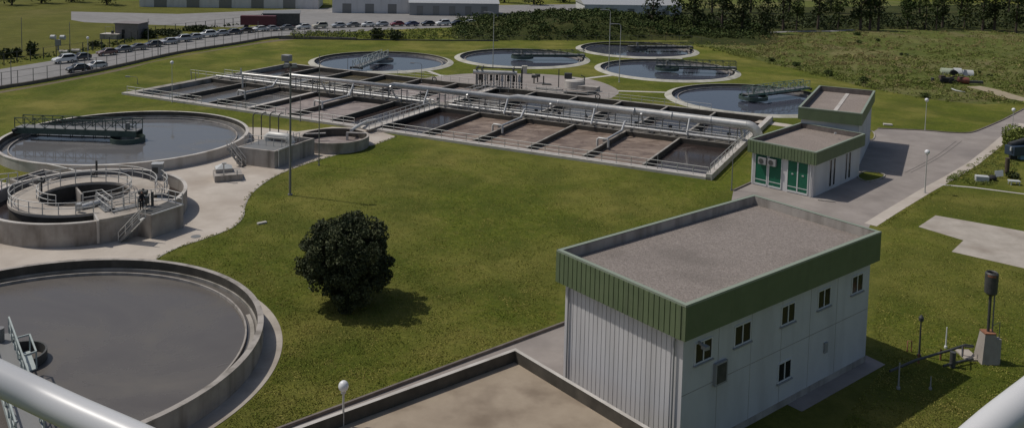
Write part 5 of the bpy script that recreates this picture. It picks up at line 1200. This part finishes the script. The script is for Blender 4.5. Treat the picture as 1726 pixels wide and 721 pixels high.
ft = [(1100, 50, 11, 4.5, 'leaf', 'broad green tree at the left end of the tree row by the bank'), (1135, 54, 10, 4.0, 'shrub', 'light green tree, second of the tree row'), (1170, 56, 12, 4.5, 'leaf', 'dark tree, third of the tree row'),
 (1215, 57, 13, 5.0, 'leaf', 'big dark tree, fourth of the tree row'), (1250, 58, 12, 4.5, 'leaf', 'dense dark tree, fifth of the tree row'), (1290, 57, 13, 4.5, 'leaf', 'dark tree where the grey track starts, sixth of the tree row'), (1320, 52, 14, 4.0, 'leaf', 'thick-trunked tree, seventh of the tree row'),
 (1342, 51, 14, 3.5, 'shrub', 'slender tree, eighth of the tree row'), (1378, 50, 15, 4.0, 'leaf', 'slender dark tree, ninth of the tree row'), (1412, 50, 13, 4.0, 'shrub', 'lighter tree left of the paired trunks'), (1450, 51, 15, 4.5, 'leaf', 'thick dark trunk, left of the paired trunks'),
 (1466, 51, 15, 3.5, 'leaf', 'thin dark trunk, middle of three close together'), (1480, 51.5, 15, 3.5, 'leaf', 'thin dark trunk, right of three close together'), (1530, 49, 13, 4.2, 'shrub', 'light green tree before the pale birch stems'),
 (1560, 51, 12, 2.8, 'shrub', 'pale-stemmed leaning birch, left one'), (1578, 51, 13, 2.8, 'shrub', 'pale-stemmed leaning birch, right one'), (1588, 48, 14, 4.2, 'leaf', 'dark tree right behind the birches'), (1625, 47, 13, 4.5, 'shrub', 'light green tree right of the birches'), (1656, 52, 15, 4.5, 'leaf', 'very dark tree, left of the dark pair near the right edge'), (1676, 52, 15, 4.5, 'leaf', 'very dark tree, right of the dark pair near the right edge'), (1712, 56, 13, 4.5, 'leaf', 'dark tree nearest the right edge'), (1745, 55, 13, 4.5, 'shrub', 'light tree just at the right border')]
for (px, py, H_, cw, mm, lb) in ft:
    far_tree(lb, G(px, py), H_, cw, .45 if mm == 'leaf' else .22, mm, low=.28 if px > 1300 else .1)
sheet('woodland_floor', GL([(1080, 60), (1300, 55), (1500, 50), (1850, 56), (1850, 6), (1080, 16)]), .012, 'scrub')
# undergrowth under the tree row
pts = []
for _ in range(520):
    px = 1090 + R() * 720; py = 30 + R() * (20 if px > 1300 else 28); p = G(px, py); s_ = .5 + R() * 1.1; pts.append(((p.x, p.y, s_ * .4), (s_ * 1.5, s_, s_)))
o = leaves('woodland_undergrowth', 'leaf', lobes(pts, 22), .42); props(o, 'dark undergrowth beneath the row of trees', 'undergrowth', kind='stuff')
for i, (px, H_) in enumerate(((1130, 16), (1200, 18), (1265, 17), (1330, 18), (1400, 19), (1475, 18), (1550, 19), (1620, 18), (1700, 19), (1770, 18))):
    far_tree(f'tall background tree behind the tree row, {["first","second","third","fourth","fifth","sixth","seventh","eighth","ninth","tenth"][i]} from its left', G(px, 22), H_, 7, .4, 'leaf', low=.08, per=14)
strip('track', GL([(1290, 55.5), (1340, 53.5), (1400, 53), (1440, 51)]), 2.5, .03, 'road')
# trees along the top left horizon of the frame
for i, px in enumerate((20, 70, 120, 180, 420, 470, 520, 650, 720, 780, 850, 900, 950)):
    far_tree(f'round tree on the far boundary beyond the lots, {["first","second","third","fourth","fifth","sixth","seventh","eighth","ninth","tenth","eleventh","twelfth","thirteenth"][i]} from the left', G(px, 4 + R() * 5), 8 + R() * 3, 6, .35, 'leaf', low=.1, per=12)

# ------------------------------------------------------------------ things on the right-hand grass
def flare():
    b = G(1662, 608); t = thing('gas_flare', 'gas flare with dark burner cylinder on twin pipes and tapered concrete base', 'flare', b)
    hb_ = HT(b, 560); mb = MB(); w0, w1 = .62, .38
    mb.add([b + Vector(v) for v in ((-w0, -w0, 0), (w0, -w0, 0), (w0, w0, 0), (-w0, w0, 0), (-w1, -w1, hb_), (w1, -w1, hb_), (w1, w1, hb_), (-w1, w1, hb_))], [(0, 3, 2, 1), (4, 5, 6, 7), (0, 1, 5, 4), (1, 2, 6, 5), (2, 3, 7, 6), (3, 0, 4, 7)]); mb.build('pedestal', 'brownwall', t)
    mb = MB(); mb.box(b + Z * (hb_ + .05), (.8, .8, .08)); mb.build('cap_plate', 'orange', t)
    h1 = HT(b, 496); h2 = HT(b, 458); mb = MB(); mb.tube([b + Vector((.0, 0, hb_)), b + Vector((.0, 0, h1 + .2))], .1, 10); mb.build('riser', 'dark_steel', t)
    mb = MB(); mb.tube([b + Vector((.3, 0, .6)), b + Vector((.3, 0, h1 + .1))], .05, 8); mb.tube([b + Vector((.3, -.1, h1 * .55)), b + Vector((.75, -.1, h1 * .6)), b + Vector((.75, -.1, .2))], .025, 6); mb.build('pilot_pipe', 'steel', t)
    mb = MB(); c = b + Z * 0; mb.lathe(c, [(.12, h1 - .1), (.42, h1 + .15), (.44, h2 - .1), (.36, h2), (.30, h2 - .05), (.30, h1 + .3)], 24); mb.build('burner', 'dark_steel', t)
    mb = MB(); mb.lathe(c, [(.445, h2 - .28), (.445, h2 - .12)], 12, 3.6, 4.9); mb.build('rust_patch', 'orange', t)
    mb = MB(); mb.box(b + Vector((.55, -.2, .9)), (.45, .45, 1.8)); mb.build('control_box', 'conc', t)
    return b
fb_ = flare()
t = thing('gas_pipework', 'dark ground-level gas pipes running from the flare base towards the shadow', 'pipework', G(1600, 600))
mb = MB(); mb.tube([G(1640, 583, .5), G(1627, 581, .9), G(1600, 590, .9), G(1562, 601, .8), G(1545, 606, .7), G(1500, 625, .6)], .09, 10); mb.build('upper_pipe', 'dark_steel', t)
mb = MB(); mb.tube([G(1640, 604, .3), G(1612, 610, .3), G(1590, 616, .3)], .08, 10); mb.tube([G(1622, 600, .9), G(1622, 583, .9), G(1640, 585, .9)], .05, 8); mb.build('lower_pipe', 'dark_steel', t)
p = G(1605, 618); mb = MB(); mb.tube([p, p + Z * 1.1], .2, 12); mb.build('filter_pot', 'dark_steel', t)
for (x, y, h_) in ((1622, 601, .9), (1585, 606, .8), (1548, 612, .7)): mb = MB(); p = G(x, y); mb.beam(p, p + Z * h_, .1); mb.build('pipe_support', 'orange', t)
mb = MB(); mb.obox(G(1628, 608), Vector((1.0, 0, 0)), Vector((0, 1.6, 0)), Z * .12); mb.build('pad', 'slab', t)
pole('vent_post', 'dark post with pointed cap beside the big building shadow', 1549, 600, 541, .06, 'plain', 'post', None, 'dark_steel')
b = G(1549, 600); h_ = HT(b, 541); vp = [o_ for o_ in bpy.data.objects if o_.name.startswith('vent_post')][0]; mb = MB(); mb.lathe(b, [(.02, h_ + .5), (.17, h_ + .28), (.17, h_ + .05), (.07, h_)], 12); mb.build('cap', 'dark_steel', vp)
pole('marker_post', 'short white post standing between the dark post and the flare', 1594, 586, 551, .045, 'plain', 'post', None, 'white_paint')
pole('marker_post', 'leaning pale post in the big building shadow', 1514, 655, 611, .05, 'plain', 'post', None, 'grey_paint')
pole('marker_post', 'short grey post in the deep shadow near the bottom edge', 1568, 656, 634, .04, 'plain', 'post', None, 'grey_paint')
t = thing('hoop_stand', 'small orange-brown hoop beside the dark post', 'frame', G(1532, 592)); mb = MB(); a = G(1529, 592); b = G(1536, 592); mb.tube([a, a + Z * .8, b + Z * .8, b], .04, 6); mb.build('hoop', 'orange', t)
# junk and machine at right edge
p = G(1700, 268); t = thing('machine', 'dark blue machine with pale front lying in the weeds at the right edge', 'machine', p)
mb = MB(); mb.box(p + Vector((1.0, 0, 1.3)), (2.6, 1.6, 1.3), .35); mb.box(p + Vector((3.4, .9, 1.6)), (3, 1.5, 1.1), .35); mb.build('body', 'blue_dark', t, .08)
mb = MB(); mb.tube([p + Vector((0, 0, 2.0)), p + Vector((3.4, .9, 2.7))], .35, 12); mb.build('boom', 'dark_steel', t)
mb = MB(); mb.box(p + Vector((.1, -.7, 1.6)), (.9, .2, .5), .35); mb.build('front_panel', 'tarp', t)
for dx in (.3, 2.6, 4.4): mb = MB(); mb.tube([p + Vector((dx, -.8 + dx * .3, .5)), p + Vector((dx, -.4 + dx * .3, .5))], .5, 14); mb.build('wheel', 'rubber', t)
mb = MB(); mb.tube([G(1697, 292), G(1697, 292) + Z * 2.0], .28, 10); solo(mb, 'timber_stump', 'bark', 'dark upright stump below the blue machine', 'stump')
p = G(1645, 307); t = thing('skip_box', 'white rectangular container with dark open end on the rough grass', 'container', p)
a = Vector((1.45, -.35, 0)); b = Vector((.25, .9, 0)); mb = MB(); mb.obox(p, a, b, Z * .75); mb.build('shell', 'tarp', t, .03); mb = MB(); mb.obox(p + a + Z * .05 + b * .08, a * .02, b * .84, Z * .65); mb.build('opening_shade', 'rubber', t)  # black end plate paints in the shaded inside of the box
p = G(1672, 304); mb = MB(); mb.ball(p + Z * .3, .55, 8, .7); solo(mb, 'refuse_sack', 'rubber', 'black refuse sack right beside the white container', 'sack')
p = G(1677, 301); t = thing('broken_panel', 'white broken panel propped up behind the black sack', 'panel', p); mb = MB(); mb.obox(p + Z * .2, Vector((1.1, .1, .1)), Vector((.1, .3, .7)), Vector((0, .05, 0))); mb.build('sheet', 'tarp', t); mb = MB(); mb.beam(p, p + Z * .5, .08); mb.build('prop', 'rubber', t)
p = G(1709, 311); t = thing('garden_table', 'small white table-like slab on stubby feet at the right edge', 'table', p); mb = MB(); mb.box(p + Z * .45, (1.3, .8, .12), -.2); mb.build('top', 'tarp', t)
for sx, sy in ((-.5, -.3), (.5, -.3), (-.5, .3), (.5, .3)): mb = MB(); mb.beam(p + Vector((sx, sy, 0)), p + Vector((sx, sy, .4)), .1); mb.build('leg', 'tarp', t)
p = G(1723, 268); mb = MB(); mb.box(p + Z * .8, (1.2, .8, .9), .2); mb.box(p + Z * .2, (1.0, .6, .4), .2); solo(mb, 'blue_crate', 'blue_light', 'light blue crate at the right edge beside the machine', 'crate')
bush('leafy green bush behind the blue machine at the right edge', G(1718, 252), 2.6, 3.4, 'tuft', .16, 260, 12)
bush('low dark weeds growing round the stump', G(1705, 300), 1.1, .8, 'leaf', .16, 160, 5)
pts = []
for _ in range(260):
    px = 1590 + R() * 180; py = np.interp(px, [1590, 1640, 1700, 1770], [304, 278, 240, 190]) + R() * 55
    if py > np.interp(px, [1590, 1770], [309, 330]) - 2: continue
    p = G(px, py); s_ = .1 + R() * .22; pts.append(((p.x, p.y, s_ * .4), (s_ * 2, s_ * 1.5, s_)))
o = leaves('weed_patch', 'tuft', lobes(pts, 700), .07); props(o, 'knee-high weeds on the triangle of grass beside the road', 'weeds', kind='stuff')
# tarp tent, scrap, log
p = G(1588, 126); t = thing('tarp_shelter', 'white and grey tarpaulin shelter with dark arched mouth on the rough field', 'shelter', p)
Lt = 8.2; a = Vector((.97, -.24, 0)); b = Vector((.24, .97, 0))
def hoop(mb, s0, s1, r, n=12):
    vs = []
    for s_ in (s0, s1):
        for i in range(n + 1): th_ = pi * i / n; vs.append(p + a * s_ + b * (1.4 + r * math.cos(th_)) + Z * r * 1.05 * math.sin(th_))
    mb.add(vs, [(i, i + 1, n + 2 + i, n + 1 + i) for i in range(n)], True); mb.add(vs[:n + 1], [tuple(range(n + 1))]); mb.add(vs[n + 1:], [tuple(range(n + 1))[::-1]])
mb = MB(); hoop(mb, 0, 2.3, 1.25); mb.build('green_hood', mat('pale_green_tarp', (.38, .42, .30), .7), t)
mb = MB(); hoop(mb, 2.6, 4.1, 1.4); mb.build('hood', 'tarp', t); mb = MB(); hoop(mb, 4.1, 6.5, 1.1); mb.build('low_cover', 'tarp', t)
mb = MB(); mb.lathe(p + a * 2.0 - b * .02, [(.01, 0)], 3) if 0 else None; mb = MB(); n = 14; vs = []
for s_ in (-.35, 1.2): vs += [p + a * (2.35 + 1.0 * math.cos(pi * i / n)) + b * s_ + Z * 1.15 * math.sin(pi * i / n) for i in range(n + 1)]
mb.add(vs, [(i, i + 1, n + 2 + i, n + 1 + i) for i in range(n)] + [tuple(range(n + 1))]); mb.build('mouth', 'rubber', t)  # closed black cap paints in the shaded inside of the arch
mb = MB(); mb.quad(p + a * 4.3 - b * .0 + Z * 0, p + a * 5.3 + Z * 0, p + a * 5.0 + b * .3 + Z * 1.2, p + a * 4.4 + b * .3 + Z * 1.3); mb.build('flap', mat('blue_grey_tarp', (.25, .27, .32), .6), t)
p = G(1582, 139.5); t = thing('scrap_machine', 'rusty dark farm machine with red drum beside the tarpaulin shelter', 'machine', p)
mb = MB(); mb.box(p + a * 1.6 + Z * .7, (2.6, 1.3, .9), -.24); mb.build('chassis', 'rubber', t, .08); mb = MB(); mb.tube([p + a * 3.6 + Z * .8, p + a * 5.7 + Z * .75], .65, 14); mb.build('drum', 'red', t); mb = MB(); mb.box(p + a * 4.2 + Z * 1.3, (1.1, .8, .5), .3); mb.box(p + a * .6 + Z * 1.2, (1.0, .9, .7), .1); mb.beam(p + a * 2 + Z * 1.1, p + a * 3.2 + Z * 1.6, .25); mb.build('engine_block', 'bark', t)
mb = MB(); mb.beam(p + a * 5.7 + Z * .5, p + a * 8.4 + Z * .6, .7, .5); mb.build('drawbar', 'dark_steel', t)
for s_ in (.5, 2.2, 3.1): mb = MB(); mb.tube([p + a * s_ - b * .9 + Z * .45, p + a * s_ - b * .6 + Z * .45], .45, 14); mb.build('wheel', 'rubber', t)
p = G(1571.5, 138.5); mb = MB(); mb.tube([p, p + Z * .9], .33, 14); solo(mb, 'barrel', 'dark_steel', 'single dark barrel left of the rusty machine', 'barrel')
mb = MB(); mb.tube([G(1604, 150, .2), G(1612, 153, .22), G(1627, 155.5, .15)], .13, 8, radii=[.16, .13, .07]); solo(mb, 'fallen_pole', 'tarp', 'pale fallen pole lying in the rough grass', 'pole')
mb = MB(); mb.beam(G(1489, 209.5, .1), G(1504, 210.5, .1), .9, .2); solo(mb, 'concrete_plank', 'conc_l', 'short pale plank lying on the far lawn above the road', 'plank')
mb = MB(); mb.beam(G(434, 377, .08), G(449, 374, .08), .35, .16); solo(mb, 'drain_cover', 'conc_l', 'small pale stone on the lawn beside the pavement curve', 'cover')
p = G(330, 398, .03); mb = MB(); mb.lathe((p.x, p.y, 0), [(.01, .035), (.45, .035), (.47, .012)], 24); solo(mb, 'manhole_cover', 'steel', 'round manhole cover in the pavement near the lawn edge', 'manhole')
print('OBJECTS', len(bpy.data.objects))
